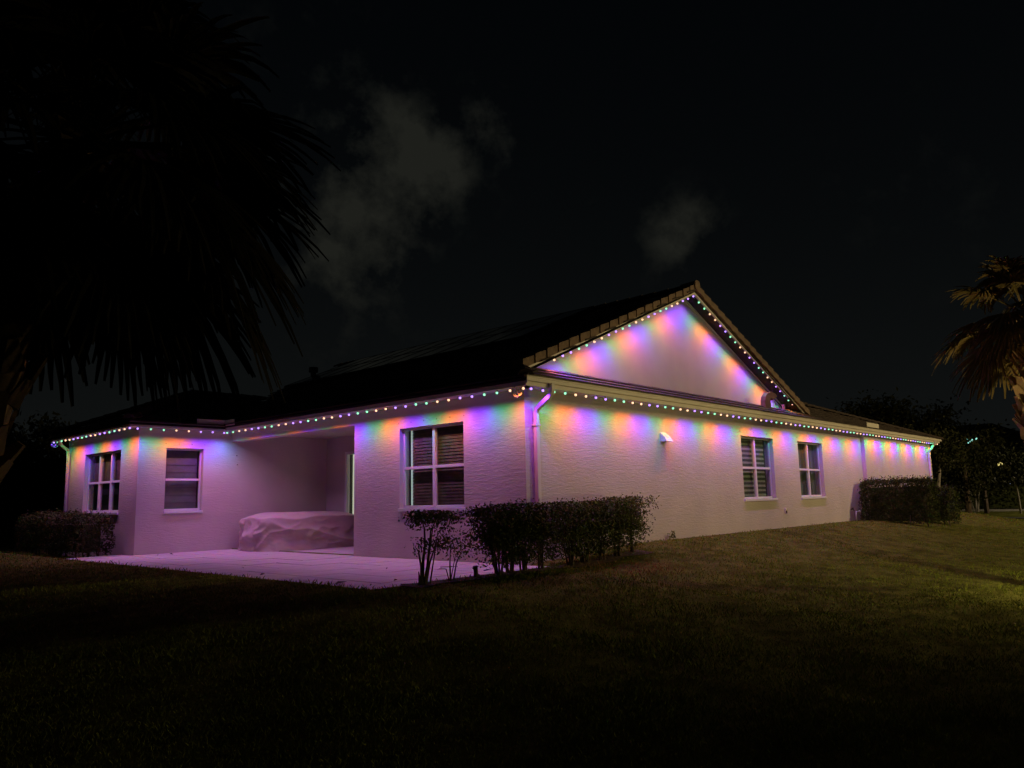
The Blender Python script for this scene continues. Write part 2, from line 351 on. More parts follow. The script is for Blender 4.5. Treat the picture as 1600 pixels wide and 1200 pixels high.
MB().box((.25, 4.861, 2.93), (2.9, 10.145, 2.97)).obj('porch_ceiling', 'smooth_stucco', house)
MB().box((3.2, 4.0, -.28), (3.3, 13.0, 3.0)).obj('inner_wall', 'dark_room', house)
MB().box((-1.9, 11.9, -.1), (2.4, 12.0, 3.0)).obj('inner_wall', 'dark_room', house)
MB().box((.8, .4, -.1), (.9, 4.4, 3.0)).obj('inner_wall', 'dark_room', house)
MB().box((7.5, 1.2, -.1), (14.2, 1.3, 3.0)).obj('inner_wall', 'dark_room', house)
MB().box((-1.0, 12.05, -.1), (-.9, 14.4, 3.0)).obj('inner_wall', 'dark_room', house)

def window(plane, at, hole, cols, rows, blind, sill_lab=None):
    u0, u1, z0, z1 = hole
    P = (lambda u, d, z: (at+d, u, z)) if plane == 'X' else (lambda u, d, z: (u, at+d, z))
    def bx(mb, ua, ub, da, db, za, zb):
        a, b_ = P(ua, da, za), P(ub, db, zb); mb.box(tuple(map(min, a, b_)), tuple(map(max, a, b_))); return mb
    w = bx(bx(bx(bx(MB(), u0, u0+.045, .10, .16, z0+.05, z1), u1-.045, u1, .10, .16, z0+.05, z1), u0+.045, u1-.045, .10, .16, z1-.045, z1), u0+.045, u1-.045, .10, .16, z0+.05, z0+.10).obj('window', 'white_frame', house, bevel=.004)
    bx(MB(), u0-.02, u1+.02, -.035, .16, z0-.012, z0+.048).obj('sill', 'white_frame', w, bevel=.006)
    U = [u0+.045+(u1-u0-.09)*k/cols for k in range(cols+1)]; Z = [z0+.10, (z0+z1)/2+.02, z1-.045] if rows == 2 else [z0+.10, z1-.045]
    for k in range(1, cols): bx(MB(), U[k]-.036, U[k]+.036, .085, .155, z0+.06, z1-.02).obj('mullion', 'white_frame', w, bevel=.004)
    for k in range(1, rows):
        for c in range(cols): bx(MB(), U[c]+(.037 if c else 0), U[c+1]-(.037 if c < cols-1 else 0), .092, .152, Z[k]-.026, Z[k]+.026).obj('meeting_rail', 'white_frame', w, bevel=.004)
    for c in range(cols):
        for r_ in range(rows): bx(MB(), U[c], U[c+1], .128, .132, Z[r_], Z[r_+1]).obj('pane', 'glass', w)
    # storm-shutter anchors above the opening
    na = max(4, int((u1-u0)/.3))
    an = bx(MB(), -.008, .008, -.008, .004, -.008, .008) if False else None
    for k in range(na):
        u = u0-.02+(u1-u0+.04)*k/(na-1); bx(MB(), u-.008, u+.008, -.006, .01, z1+.098, z1+.114).obj('shutter_anchor', 'metal_dark', w)
    # what hangs behind the glass
    bz0, bz1 = z0+.06, z1-.03
    if blind == 'slats':
        lo = u0+.05; hi = u1-.165                        # a lit gap shows at one side
        n_ = 25; pit = (bz1-bz0)/n_
        for k in range(n_):
            zc = bz0+pit*(k+.5); h = pit*.475
            a = [P(lo, .194, zc-h), P(hi, .194, zc-h), P(hi, .201, zc-h), P(lo, .201, zc-h), P(lo, .208, zc+h), P(hi, .208, zc+h), P(hi, .215, zc+h), P(lo, .215, zc+h)]
            MB().hexa(a).obj('slat', 'blind_dark', w)
        mb = MB(); n_ = 46                             # lit sliver with the scalloped edge of the slats
        for k in range(n_):
            za, zb = bz0+(bz1-bz0)*k/n_, bz0+(bz1-bz0)*(k+1)/n_; e0 = u1-.158+.009*math.sin(k*1.1)
            mb.quad(P(e0, .245, za), P(u1-.06, .245, za), P(u1-.06, .245, zb), P(e0, .245, zb))
        mb.obj('lit_gap', 'lit_gap', w)
        MB().quad(P(u0, .26, z0), P(u1, .26, z0), P(u1, .26, z1), P(u0, .26, z1)).obj('dark_backing', 'dark_room', w)
    elif blind in ('roman', 'zebra'):
        n_ = 8 if blind == 'roman' else 26; pit = (bz1-bz0)/n_; hi = u1-.06 if blind == 'roman' else u1-.16
        for k in range(n_):
            za, zb = bz0+pit*k, bz0+pit*(k+1)-.004; mt_ = 'blind_grey' if blind == 'roman' else ('shade_light' if k % 2 else 'shade_dark')
            d0 = .20 if blind == 'roman' else .205
            MB().hexa([P(u0+.05, d0, za), P(hi, d0, za), P(hi, d0+.008, za), P(u0+.05, d0+.008, za), P(u0+.05, d0+.012, zb), P(hi, d0+.012, zb), P(hi, d0+.02, zb), P(u0+.05, d0+.02, zb)]).obj('slat', mt_, w)
        MB().quad(P(u0, .26, z0), P(u1, .26, z0), P(u1, .26, z1), P(u0, .26, z1)).obj('dark_backing', 'dark_room' if blind == 'roman' else 'shade_dark', w)
    elif blind == 'curtain':
        for (a0, a1) in ((u0+.03, (u0+u1)/2-.03), ((u0+u1)/2-.10, u1-.16)):
            mb = MB(); n_ = 60; ph = rnd.uniform(0, 6)
            for k in range(n_):
                ua, ub = a0+(a1-a0)*k/n_, a0+(a1-a0)*(k+1)/n_; fa = .22+.03*math.sin(k*.9+ph)+.012*math.sin(k*2.1); fb = .22+.03*math.sin((k+1)*.9+ph)+.012*math.sin((k+1)*2.1)
                mb.quad(P(ua, fa, bz0), P(ub, fb, bz0), P(ub, fb, bz1), P(ua, fa, bz1))
            mb.obj('curtain', 'curtain', w, True)
        MB().quad(P(u0, .30, z0), P(u1, .30, z0), P(u1, .30, z1), P(u0, .30, z1)).obj('dark_backing', 'dark_room', w)
    else:
        n_ = 3
        for c in range(cols):
            MB().hexa([P(U[c]+.02, .21, z1-.75), P(U[c+1]-.02, .21, z1-.75), P(U[c+1]-.02, .218, z1-.75), P(U[c]+.02, .218, z1-.75), P(U[c]+.02, .21, z1-.04), P(U[c+1]-.02, .21, z1-.04), P(U[c+1]-.02, .218, z1-.04), P(U[c]+.02, .218, z1-.04)]).obj('shade', 'blind_dark', w)
        MB().quad(P(u0, .30, z0), P(u1, .30, z0), P(u1, .30, z1), P(u0, .30, z1)).obj('dark_backing', 'dark_room', w)
    return w
window('X', 0, WA, 2, 2, 'slats'); window('Y', 10.147, W2, 1, 2, 'roman'); window('X', -2.347, W3, 3, 2, 'dark')
window('Y', 0, B1, 2, 2, 'zebra'); window('Y', 0, B2, 2, 2, 'curtain')
# sliding door at the back of the porch
dr = MB().box((2.86, 9.13, 0), (2.97, 9.213, 2.5)).box((2.86, 5.9, 0), (2.97, 5.98, 2.5)).box((2.86, 5.98, 2.42), (2.97, 9.13, 2.5)).box((2.86, 5.98, 0), (2.97, 9.13, .05)).obj('sliding_door', 'white_frame', house)
MB().box((2.93, 9.045, .05), (2.98, 9.09, 2.42)).box((2.93, 7.5, .05), (2.98, 7.57, 2.42)).obj('door_stile', 'metal_dark', dr)
MB().box((2.95, 7.57, .05), (2.955, 9.045, 2.42)).obj('pane', 'glass', dr); MB().box((2.95, 5.98, .05), (2.955, 7.5, 2.42)).obj('pane', 'glass', dr)
MB().box((3.06, 8.55, .0), (3.07, 9.12, 2.45)).obj('lit_curtain', 'lit_room', dr)
MB().box((3.08, 5.9, .0), (3.09, 9.2, 2.5)).obj('dark_backing', 'dark_room', dr)

# ---- roof
S = .42
def zA(x): return 3.09+S*(x+.42)
def zB(y): return 3.115+S*(y+.42)
roof = MB(); 
def plane_slab(mb, pts, zf, th=.05):
    n = len(pts); i = len(mb.v)
    mb.v += [(x, y, zf(x, y)) for x, y in pts] + [(x, y, zf(x, y)-th) for x, y in pts]
    mb.f.append(tuple(range(i, i+n))); mb.f.append(tuple(range(i+2*n-1, i+n-1, -1)))
    for k in range(n): k2 = (k+1) % n; mb.f.append((i+k, i+n+k, i+n+k2, i+k2))
polyA = [(-.42, -.42), (.15, .15), (6.5, .15), (6.5, 15.2), (3.2, 13.8), (2.25, 12.4), (-.42, 9.73)]
polyB = [(-.42, -.42), (25.55, -.42), (17.5, 2.0), (10.8, 2.0), (12.75, .56), (.56, .56)]
polyM = [(6.5, .15), (13.42, .15), (13.42, 15.2), (6.5, 15.2)]
zW2 = lambda x, y: 3.06+S*(y-9.73); zW3 = lambda x, y: 3.06+S*(x+2.767)
polyW2 = [(-2.767, 9.73), (-.42, 9.73), (2.25, 12.4), (-.10, 12.4)]
polyW3 = [(-2.767, 9.73), (-.10, 12.4), (-2.767, 15.08)]
polyWb = [(-2.767, 15.08), (-.10, 12.4), (2.25, 12.4), (3.2, 13.8), (3.2, 15.08)]
fA = lambda x, y: zA(x); fB = lambda x, y: zB(y); fM = lambda x, y: zA(6.5)-S*(x-6.5); fWb = lambda x, y: 3.06+S*(15.08-y) if not (x == 3.2 and y == 13.8) else 3.06+S*(15.08-13.8)
for pl, f in ((polyA, fA), (polyM, fM), (polyB, fB), (polyW2, zW2), (polyW3, zW3), (polyWb, fWb)): plane_slab(roof, pl, f)
plane_slab(roof, [(17.5, 2.0), (25.55, -.42), (25.55, 4.4)], lambda x, y: 3.06+(25.55-x)*(zB(2.0)-3.06)/8.05)
plane_slab(roof, [(17.5, 2.0), (25.55, 4.4), (10.8, 4.4), (10.8, 2.0)], lambda x, y: 3.06+S*(4.4-y))
roof = roof.obj('roof', 'roof_deck', house)
def inside(poly, x, y):
    c = False; n = len(poly)
    for i in range(n):
        (x1, y1), (x2, y2) = poly[i], poly[i-1]
        if (y1 > y) != (y2 > y) and x < (x2-x1)*(y-y1)/(y2-y1)+x1: c = not c
    return c
def tile_field(poly, along, up, zf, exp=.34, wid=.31):
    """flat concrete tiles: along = unit vector of the eave, up = unit plan vector uphill"""
    us = [p[0]*along[0]+p[1]*along[1] for p in poly]; vs = [p[0]*up[0]+p[1]*up[1] for p in poly]
    mb = MB(); r = 0; v = min(vs)-.04
    while v < max(vs):
        u = min(us)-(wid/2 if r % 2 else 0)
        while u < max(us):
            cx, cy = along[0]*(u+wid/2)+up[0]*(v+exp*.45), along[1]*(u+wid/2)+up[1]*(v+exp*.45)
            if inside(poly, cx, cy):
                j = rnd.uniform(-.004, .004); P8 = []
                for lift in (.006, .034):
                    for (du, dv, e) in ((.004, 0, .030), (wid-.004, 0, .030), (wid-.004, exp+.02, .0), (.004, exp+.02, .0)):
                        x, y = along[0]*(u+du)+up[0]*(v+dv), along[1]*(u+du)+up[1]*(v+dv); P8.append((x, y, zf(x, y)+lift+e+j))
                mb.hexa(P8)
            u += wid
        v += exp; r += 1
    o = mb.obj('roof_tiles', 'roof_tile', roof); o['kind'] = 'stuff'
tile_field(polyA, (0, 1), (1, 0), fA); tile_field(polyB, (1, 0), (0, 1), fB, .30)
tile_field(polyW2, (1, 0), (0, 1), zW2); tile_field(polyW3, (0, 1), (1, 0), zW3)
# ridge and hip caps
cap = MB(); 
for k in range(2):
    x = k*.40
prof = [(-.13, -.035), (-.085, .045), (0, .075), (.085, .045), (.13, -.035)]
for i in range(4):
    (a, za), (b_, zb) = prof[i], prof[i+1]
    cap.quad((0, a*1.06, za+.02), (0, b_*1.06, zb+.02), (.42, b_*.9, zb), (.42, a*.9, za))
cap.f.append((0, 1, 5, 9, 13)); 
capm = cap.mesh('ridge_tile', 'roof_tile'); capl = cap.mesh('ridge_tile', 'rake_tile')
def caps(a, b_, me=capm, lift=.085):
    a, b_ = Vector(a), Vector(b_); d = b_-a; n = max(1, int(d.length/.38)); d.normalize(); q = d.to_track_quat('X', 'Z').to_euler()
    for k in range(n): inst('ridge_tile', me, roof, a+d*(.38*k)+Vector((0, 0, lift)), q)
zr = zA(6.5)
caps((6.5, .10, zr), (6.5, 15.2, zr)); caps((-2.767, 9.73, 3.08), (-.1, 12.4, zW3(-.1, 0))); caps((-2.767, 15.08, 3.08), (-.1, 12.4, zW3(-.1, 0)))
caps((-.1, 12.4, zW3(-.1, 0)), (2.25, 12.4, zW3(-.1, 0))); caps((25.5, -.4, 3.07), (17.5, 2, zB(2)), lift=.07); caps((17.5, 2, zB(2)), (11, 2, zB(2)))
caps((-.42, -.42, 3.09), (.2, .2, 3.09+S*.62), lift=.06)
# gable wall, rake boards, soffits and rake tiles
GY = .55
mb = MB(); mb.v = [(.2, GY, 3.25), (12.8, GY, 3.25), (6.5, GY, 5.97), (.2, GY+.2, 3.25), (12.8, GY+.2, 3.25), (6.5, GY+.2, 5.97)]; mb.f = [(0, 1, 2), (5, 4, 3), (0, 3, 4, 1), (1, 4, 5, 2), (2, 5, 3, 0)]
mb.obj('gable_wall', 'smooth_stucco', house)
RS = .41
def zrake(x): return 6.06-RS*abs(x-6.5)
for sgn in (-1, 1):
    xa, xb = 6.5+sgn*6.25, 6.5
    def bar(y0, y1, t0, t1, xlo, mt, name):
        P8 = [(x, y, zrake(x)+t_) for t_ in (t0, t1) for (x, y) in ((xlo, y0), (xb, y0), (xb, y1), (xlo, y1))]
        if sgn > 0: P8 = [P8[i] for i in (1, 0, 3, 2, 5, 4, 7, 6)]
        return MB().hexa(P8).obj(name, mt, house)
    bar(.15, .185, -.165, -.03, xa, 'cream_trim', 'rake_board'); bar(.187, GY, -.09, -.07, xa+sgn*-.1, 'white_trim', 'rake_soffit'); bar(GY-.05, GY-.002, -.17, -.092, xa+sgn*-.3, 'white_trim', 'frieze_board')
    # rake tiles, lapped upwards
    L = 6.5*math.sqrt(1+S*S); nt_ = 19; ex = 6.42/nt_
    rt = MB(); P8 = []
    for (z0_, ) in ((-.07,), (.08,)):
        for (x, y, e) in ((0, -.055, .022), (ex*1.05, -.055, 0), (ex*1.05, .17, 0), (0, .17, .022)):
            P8.append((x, y-(e if y < 0 else 0), z0_+(e if z0_ > 0 else 0)+RS*x))
    rt.hexa(P8)
    rm = rt.mesh('rake_tile', 'rake_tile')
    for k in range(nt_):
        x = 6.5+sgn*(6.42-ex*k); inst('rake_tile', rm, roof, (x, .15+rnd.uniform(-.004, .004), zrake(x)+rnd.uniform(-.003, .004)), None, (-sgn, 1, 1))
inst('ridge_tile', capl, roof, (6.5, .06, 6.06+.075), (0, 0, R(90)))
MB().tube([(6.5, .055, 6.08), (6.5, .09, 6.08)], .12, 10).obj('ridge_end', 'rake_tile', roof)
# fascias, soffits, gutter
def fx(name, a, b_, mt='cream_trim'): return MB().box(a, b_).obj(name, mt, house, bevel=.004)
fx('fascia', (-.385, -.36, 2.965), (-.355, 9.755, 3.075)); fx('soffit', (-.354, -.355, 2.985), (-.003, 9.75, 3.0), 'white_trim')
fx('fascia', (-2.73, 9.755, 2.965), (-.386, 9.785, 3.085), 'white_trim'); fx('soffit', (-2.70, 9.786, 2.985), (-.003, 10.145, 3.0), 'white_trim')
fx('fascia', (-2.74, 9.755, 2.965), (-2.731, 15.05, 3.085)); fx('soffit', (-2.73, 10.146, 2.985), (-2.35, 15.05, 3.0), 'white_trim')
fx('fascia', (-.39, -.39, 2.965), (25.3, -.361, 3.13)); fx('soffit', (-.354, -.3605, 2.985), (16.9, -.003, 3.0), 'white_trim'); fx('soffit', (16.901, -.3605, 2.985), (25.3, -.123, 3.0), 'white_trim')
g = MB(); 
prof = [(-.391, 3.045), (-.425, 3.045), (-.425, 3.10), (-.432, 3.105), (-.432, 3.165), (-.42, 3.165), (-.42, 3.12), (-.391, 3.12)]
for (xa, xb) in ((-.40, 25.45),):
    i = len(g.v); g.v += [(x, y, z) for x in (xa, xb) for y, z in prof]; n = len(prof)
    g.f += [(i+k, i+n+k, i+n+(k+1) % n, i+(k+1) % n) for k in range(n)]; g.f += [tuple(range(i, i+n)), tuple(range(i+2*n-1, i+n-1, -1))]
g.obj('gutter', 'cream_trim', house)
MB().box((-.405, -.43, 3.0), (-.391, -.36, 3.24)).obj('fascia_return', 'cream_trim', house)
# splash guards at the inside corners of the gutters
def guard(mb): return mb.obj('splash_guard', 'cream_trim', house)
guard(MB().box((16.3, -.445, 3.15), (17.5, -.433, 3.31)))
guard(MB().box((-1.15, 9.74, 3.085), (-.42, 9.75, 3.235)).box((-.43, 9.25, 3.085), (-.42, 9.74, 3.235)))
# downspouts
def downspout(x, ztop=3.05, yw=0., yout=-.42, wid=.085, elbow=True):
    pts = [(x, yout, ztop), (x, yout, 2.93), (x, yout+.015, 2.88), (x, yout+.06, 2.82), (x, yw-.16, 2.70), (x, yw-.085, 2.645), (x, yw-.055, 2.58), (x, yw-.055, 2.4), (x, yw-.055, .16), (x, yw-.11, .08)]
    d = MB().ribbon(pts, wid, .075).obj('downspout', 'white_trim', house, bevel=.008)
    for z in (2.35, .9): MB().box((x-wid/2-.02, yw-.10, z), (x+wid/2+.02, yw-.001, z+.03)).obj('strap', 'white_trim', d)
downspout(.24); downspout(24.35, yw=-.12)
# downspout round the far corner of the wing
MB().tube([(-2.70, 14.55, 3.0), (-2.70, 14.55, 2.93), (-2.62, 14.6, 2.83), (-2.43, 14.66, 2.70), (-2.41, 14.66, 2.5), (-2.41, 14.66, .1)], .045, 8).obj('downspout', 'white_trim', house, True)
# little things on the walls
hd = MB(); hx, hz_ = 4.47, 2.33
hd.v = [(hx-.12, -.002, hz_-.09), (hx+.12, -.002, hz_-.09), (hx+.12, -.002, hz_+.11), (hx-.12, -.002, hz_+.11), (hx-.13, -.17, hz_-.09), (hx+.13, -.17, hz_-.09), (hx+.12, -.10, hz_+.02), (hx-.12, -.10, hz_+.02)]
hd.f = [(0, 4, 7, 3), (1, 2, 6, 5), (3, 7, 6, 2), (4, 5, 6, 7)]
hd.obj('vent_hood', 'white_frame', house)
ob = MB().box((10.44, -.03, .55), (10.52, -.001, .69)).obj('outlet_box', 'cream_trim', house, bevel=.006); MB().box((10.455, -.045, .56), (10.505, -.031, .63)).obj('outlet_cover', 'metal_dark', ob)
hb = MB().tube([(15.45, -.001, .54), (15.45, -.08, .54), (15.45, -.10, .49)], .018, 8).obj('hose_tap', 'metal_dark', house); MB().tube([(15.45, -.06, .56), (15.45, -.06, .59)], .035, 8).obj('tap_handle', 'metal_dark', hb)
for (xx, yy) in ((.35, 9.9),):
    pass
# anchors on the porch-side wall
for (px, py) in ((370, 712), (371, 726)):
    p = onY(px, py, 10.147); MB().box((p.x-.012, 10.138, p.z-.012), (p.x+.012, 10.15, p.z+.012)).obj('wall_plug', 'metal_dark', house)

# ------------------------------------------------------------------ light strings
track_m = {}
def bulb_mesh(c):
    if c not in track_m:
        track_m[c] = MB().sphere((0, 0, 0), .0225, 10, 7, 1.05).mesh('bulb', 'led_'+c, True)
        track_m['cap'] = MB().tube([(0, 0, .016), (0, 0, .05)], [.018, .015], 8).mesh('bulb_cap', 'wire', True)
    return track_m[c]
LP = {'v': 27.5, 'g': 14.5, 'o': 24.}
lamp_d = {}
for c in 'vgo':
    l = bpy.data.lights.new('led_'+c, 'SPOT'); l.energy = LP[c]; l.color = LEDC[c]; l.spot_size = R(154); l.spot_blend = .82; l.shadow_soft_size = .012; lamp_d[c] = l
def string(label, a, b_, n, seq, t0=0., t1=1., jit=.006):
    a, b_ = Vector(a), Vector(b_); s = tag(empty('light_string', a), label, 'light string', 'string lights along the eaves')
    d = b_-a; side = Vector((d.y, -d.x, 0)).normalized()
    cab = MB(); pts = []
    for k in range(n):
        f = t0+(t1-t0)*(k/(n-1)); p = d*f+side*rnd.uniform(-jit, jit)*.4+Vector((0, 0, rnd.uniform(-jit, jit)))
        pts.append(p+Vector((0, 0, .046)))
        if k < n-1: pts.append(d*(t0+(t1-t0)*((k+.5)/(n-1)))+Vector((0, 0, .040)))
        c = seq[k % len(seq)]
        o = inst('bulb', bulb_mesh(c), s, p, (rnd.uniform(-.15, .15), rnd.uniform(-.15, .15), 0)); inst('bulb_cap', track_m['cap'], o, (0, 0, 0))
        lo = bpy.data.objects.new('bulb_light', lamp_d[c]); C.objects.link(lo); lo.parent = s; lo.location = p+Vector((0, 0, -.028))
    cab.tube(pts, .006, 5).obj('cable', 'wire', s)
    return s
ZB = 2.925
SP = .3048
string('string of coloured bulbs under the porch-side eave', (-.335, -.28, ZB), (-.335, 9.78, ZB), 34, 'ooggvv')
string('long string of coloured bulbs under the eave of the gabled side', (-.20, -.335, ZB), (25.1, -.335, ZB), 84, 'vvggoo')
string('short string of coloured bulbs on the eave above the single sash window', (-2.53, 9.81, ZB), (-.40, 9.81, ZB), 8, 'vggoovvv')
string('string of coloured bulbs on the eave above the three-light window', (-2.69, 9.85, ZB), (-2.69, 15.0, ZB), 18, 'vooggv')
def rk(px, py): p = onY(px, py, .215); return (p.x, .215, p.z-.012)
string('string of coloured bulbs up the rake of the gable on the patio side', rk(866, 561.4), rk(1075, 465.8), 21, 'ovvggo')
string('string of coloured bulbs down the rake of the gable facing the palm', rk(1083.2, 462.3), rk(1237.9, 631.2), 22, 'vggoov')
# loose loops of cable at two eave ends
def coil(p, label):
    mb = MB(); p = Vector(p)
    for k in range(3):
        r_ = .085-.012*k; ct = p+Vector((rnd.uniform(-.03, .03), rnd.uniform(-.03, .03), -r_))
        th0 = rnd.uniform(0, 1); mb.tube([ct+Vector((math.cos(t_)*r_*math.cos(th0-.8), math.cos(t_)*r_*math.sin(th0-.8), math.sin(t_)*r_*1.1)) for t_ in [2*math.pi*i/16 for i in range(17)]], .008, 5, False)
    tag(mb.obj('cable_coil', 'wire', None, True), label, 'cable')
coil((-.33, -.15, 2.97), 'coil of spare light cable hanging at the house corner by the downspout')
coil((-2.69, 14.95, 2.97), 'coil of spare light cable hanging at the outer end of the wing eave')

# ------------------------------------------------------------------ roof fittings
def on_roof(x, y): return Vector((x, y, zA(x)+.10))
sl = math.atan(S)
fr_m = MB().box((0, 0, .0), (1.62, .03, .04)).box((0, .97, .0), (1.62, 1.0, .04)).box((0, .03, .0), (.03, .97, .04)).box((1.59, .03, .0), (1.62, .97, .04)).mesh('frame', 'metal_dark')
gl_m = MB().box((.03, .03, .01), (1.59, .97, .034)).mesh('glass_face', 'solar_glass')
leg_m = MB().box((.2, .02, -.12), (.25, .98, 0)).mesh('mounting_rail', 'metal_dark'); leg2 = MB().box((1.3, .02, -.12), (1.35, .98, 0)).mesh('mounting_rail', 'metal_dark')
for i in range(10):
    for j in range(2):
        s = empty('solar_panel', (3.32+j*1.50, 3.0+i*1.02, zA(3.32+j*1.50)+.16)); s.rotation_euler = (0, -sl, 0)
        inst('frame', fr_m, s, (0, 0, 0)); inst('glass_face', gl_m, s, (0, 0, 0)); inst('mounting_rail', leg_m, s, (0, 0, 0)); inst('mounting_rail', leg2, s, (0, 0, 0))
        tag(s, 'dark solar panel, %s from the roof vent in the %s row' % (['tenth', 'ninth', 'eighth', 'seventh', 'sixth', 'fifth', 'fourth', 'third', 'second', 'first'][i], 'upper' if j else 'lower'), 'solar panel', 'solar panels on the roof slope above the patio')
vp = MB().tube([on_roof(4.5, 13.35)-Vector((0, 0, .1)), on_roof(4.5, 13.35)+Vector((0, 0, .24))], .09, 10).tube([on_roof(4.5, 13.35)+Vector((0, 0, .2)), on_roof(4.5, 13.35)+Vector((0, 0, .36))], .15, 10).obj('roof_vent', 'metal_dark', None)
tag(vp, 'small dark capped vent pipe on the roof beside the solar panels', 'roof vent')
gz = zB(.12)
gn = empty('gooseneck_vent', (10.0, .12, gz)); tag(gn, 'brown gooseneck vent on the skirt roof below the gable', 'roof vent')
mb = MB(); mb.ribbon([(0, 0, -.02), (0, 0, .22), (0, -.02, .30), (0, -.07, .36), (0, -.14, .38), (0, -.21, .35), (0, -.25, .29)], .20, .18)
o = mb.obj('hood', 'rake_tile', gn, bevel=.02); o.rotation_euler = (0, 0, R(62)); MB().box((-.2, -.2, .015), (.2, .2, .05)).obj('flashing', 'roof_tile', gn).rotation_euler = (sl, 0, 0)
vb = MB().tube([(11.35, .2, zB(.2)), (11.35, .2, zB(.2)+.2)], .05, 8).obj('vent_pipe', 'rake_tile', None); tag(vb, 'short vent pipe at the foot of the gable, next to the gooseneck vent', 'pipe')

# ------------------------------------------------------------------ covered furniture in the porch
def cover():
    import mathutils.noise as mn
    nu, nv = 220, 84; x0, x1, y0, y1, H = -.22, 2.72, 7.75, 10.02, .90
    V, Fc = [], []
    ucx, ucy = (x0+x1)/2, (y0+y1)/2; hx_, hy_ = (x1-x0)/2, (y1-y0)/2
    ridge = lambda v: (1-abs(mn.noise(v)))**2.2
    for j in range(nv+1):
        tv = j/nv
        for i in range(nu):
            th = 2*math.pi*i/nu; c, s_ = math.cos(th), math.sin(th)
            k = (abs(c)**3.4+abs(s_)**3.4)**(-1/3.4)                     # rounded rectangle
            if tv < .36: q = 0.; f = tv/.36; rr = .02+.90*f**.9; z = H-.13*f**2.6
            else: q = (tv-.36)/.64; rr = .92+.08*math.sin(min(1, q*1.6)*math.pi/2)-.10*max(0, q-.55); z = (H-.13)*max(0., 1-q)**.95
            x, y = ucx+c*k*hx_*rr, ucy+s_*k*hy_*rr; sp = (x-y)*.9 if abs(s_) > .3 else (x+y)*.9
            p3 = Vector((x, y, z)); dn = Vector((c*hy_, s_*hx_, 0)).normalized()
            w = min(1, q*2.0)
            big = ridge(Vector((sp*.9+z*1.7, z*1.1-sp*.35, 2.3)))*.24-.15                     # long slanting folds
            mid = ridge(Vector((sp*2.3-z*2.9, z*2.6+sp*.8, 7.7)))*.12-.07
            fin = mn.fractal(Vector((sp*6, z*7, 4.)), 1., 2., 3)*.022
            hem = .10*max(0, q-.72)/.28*(.5+mn.noise(Vector((sp*2.2, 0, 5.))))                 # cloth pooling on the paving
            p3 += dn*((big+mid+fin)*w*(1-.25*q)+hem)
            p3.z += (1-w)*(mn.noise(Vector((x*1.3, y*1.5, 1)))*.05+ridge(Vector((x*1.8+y, y*1.7, 3)))*.03-.02)+.03*mn.noise(Vector((sp*1.5, z*3, 8)))*w*(1-q)
            p3.y = min(p3.y, 10.12); p3.z = max(p3.z, .003)
            if j == nv: p3.z = .002
            V.append(tuple(p3))
    for j in range(nv):
        for i in range(nu): i2 = (i+1) % nu; Fc.append((j*nu+i, (j+1)*nu+i, (j+1)*nu+i2, j*nu+i2))
    Fc.append(tuple(range(nu)))
    mb = MB(); mb.v, mb.f = V, Fc
    return tag(mb.obj('furniture_cover', 'cover_cloth', None, True), 'large beige cloth cover draped over patio furniture in the porch', 'cover')
cover()

# ------------------------------------------------------------------ plants
LEAF = np.array([(-.5, 0, 0), (0, -.24, .06), (.5, 0, 0), (0, .24, .06)])
def leaf_cloud(centers, size, mt, name, parent, upw=.25):
    n = len(centers); c = np.asarray(centers); s = size*nrs.uniform(.65, 1.25, n)
    a = nrs.normal(size=(n, 3)); a /= np.linalg.norm(a, axis=1, keepdims=True); up = nrs.normal(size=(n, 3))+np.array([0, 0, upw*4]); b_ = np.cross(up, a); b_ /= np.linalg.norm(b_, axis=1, keepdims=True)+1e-9; nn = np.cross(a, b_)
    V = c[:, None, :]+s[:, None, None]*(LEAF[None, :, 0, None]*a[:, None]+LEAF[None, :, 1, None]*b_[:, None]+LEAF[None, :, 2, None]*nn[:, None])
    o = bpy.data.objects.new(name, np_mesh(name, V.reshape(-1, 3), np.arange(n*4).reshape(-1, 4), mt)); C.objects.link(o); o.parent = parent; return o
def zl(x, y): return float(lawn_h(x, y))
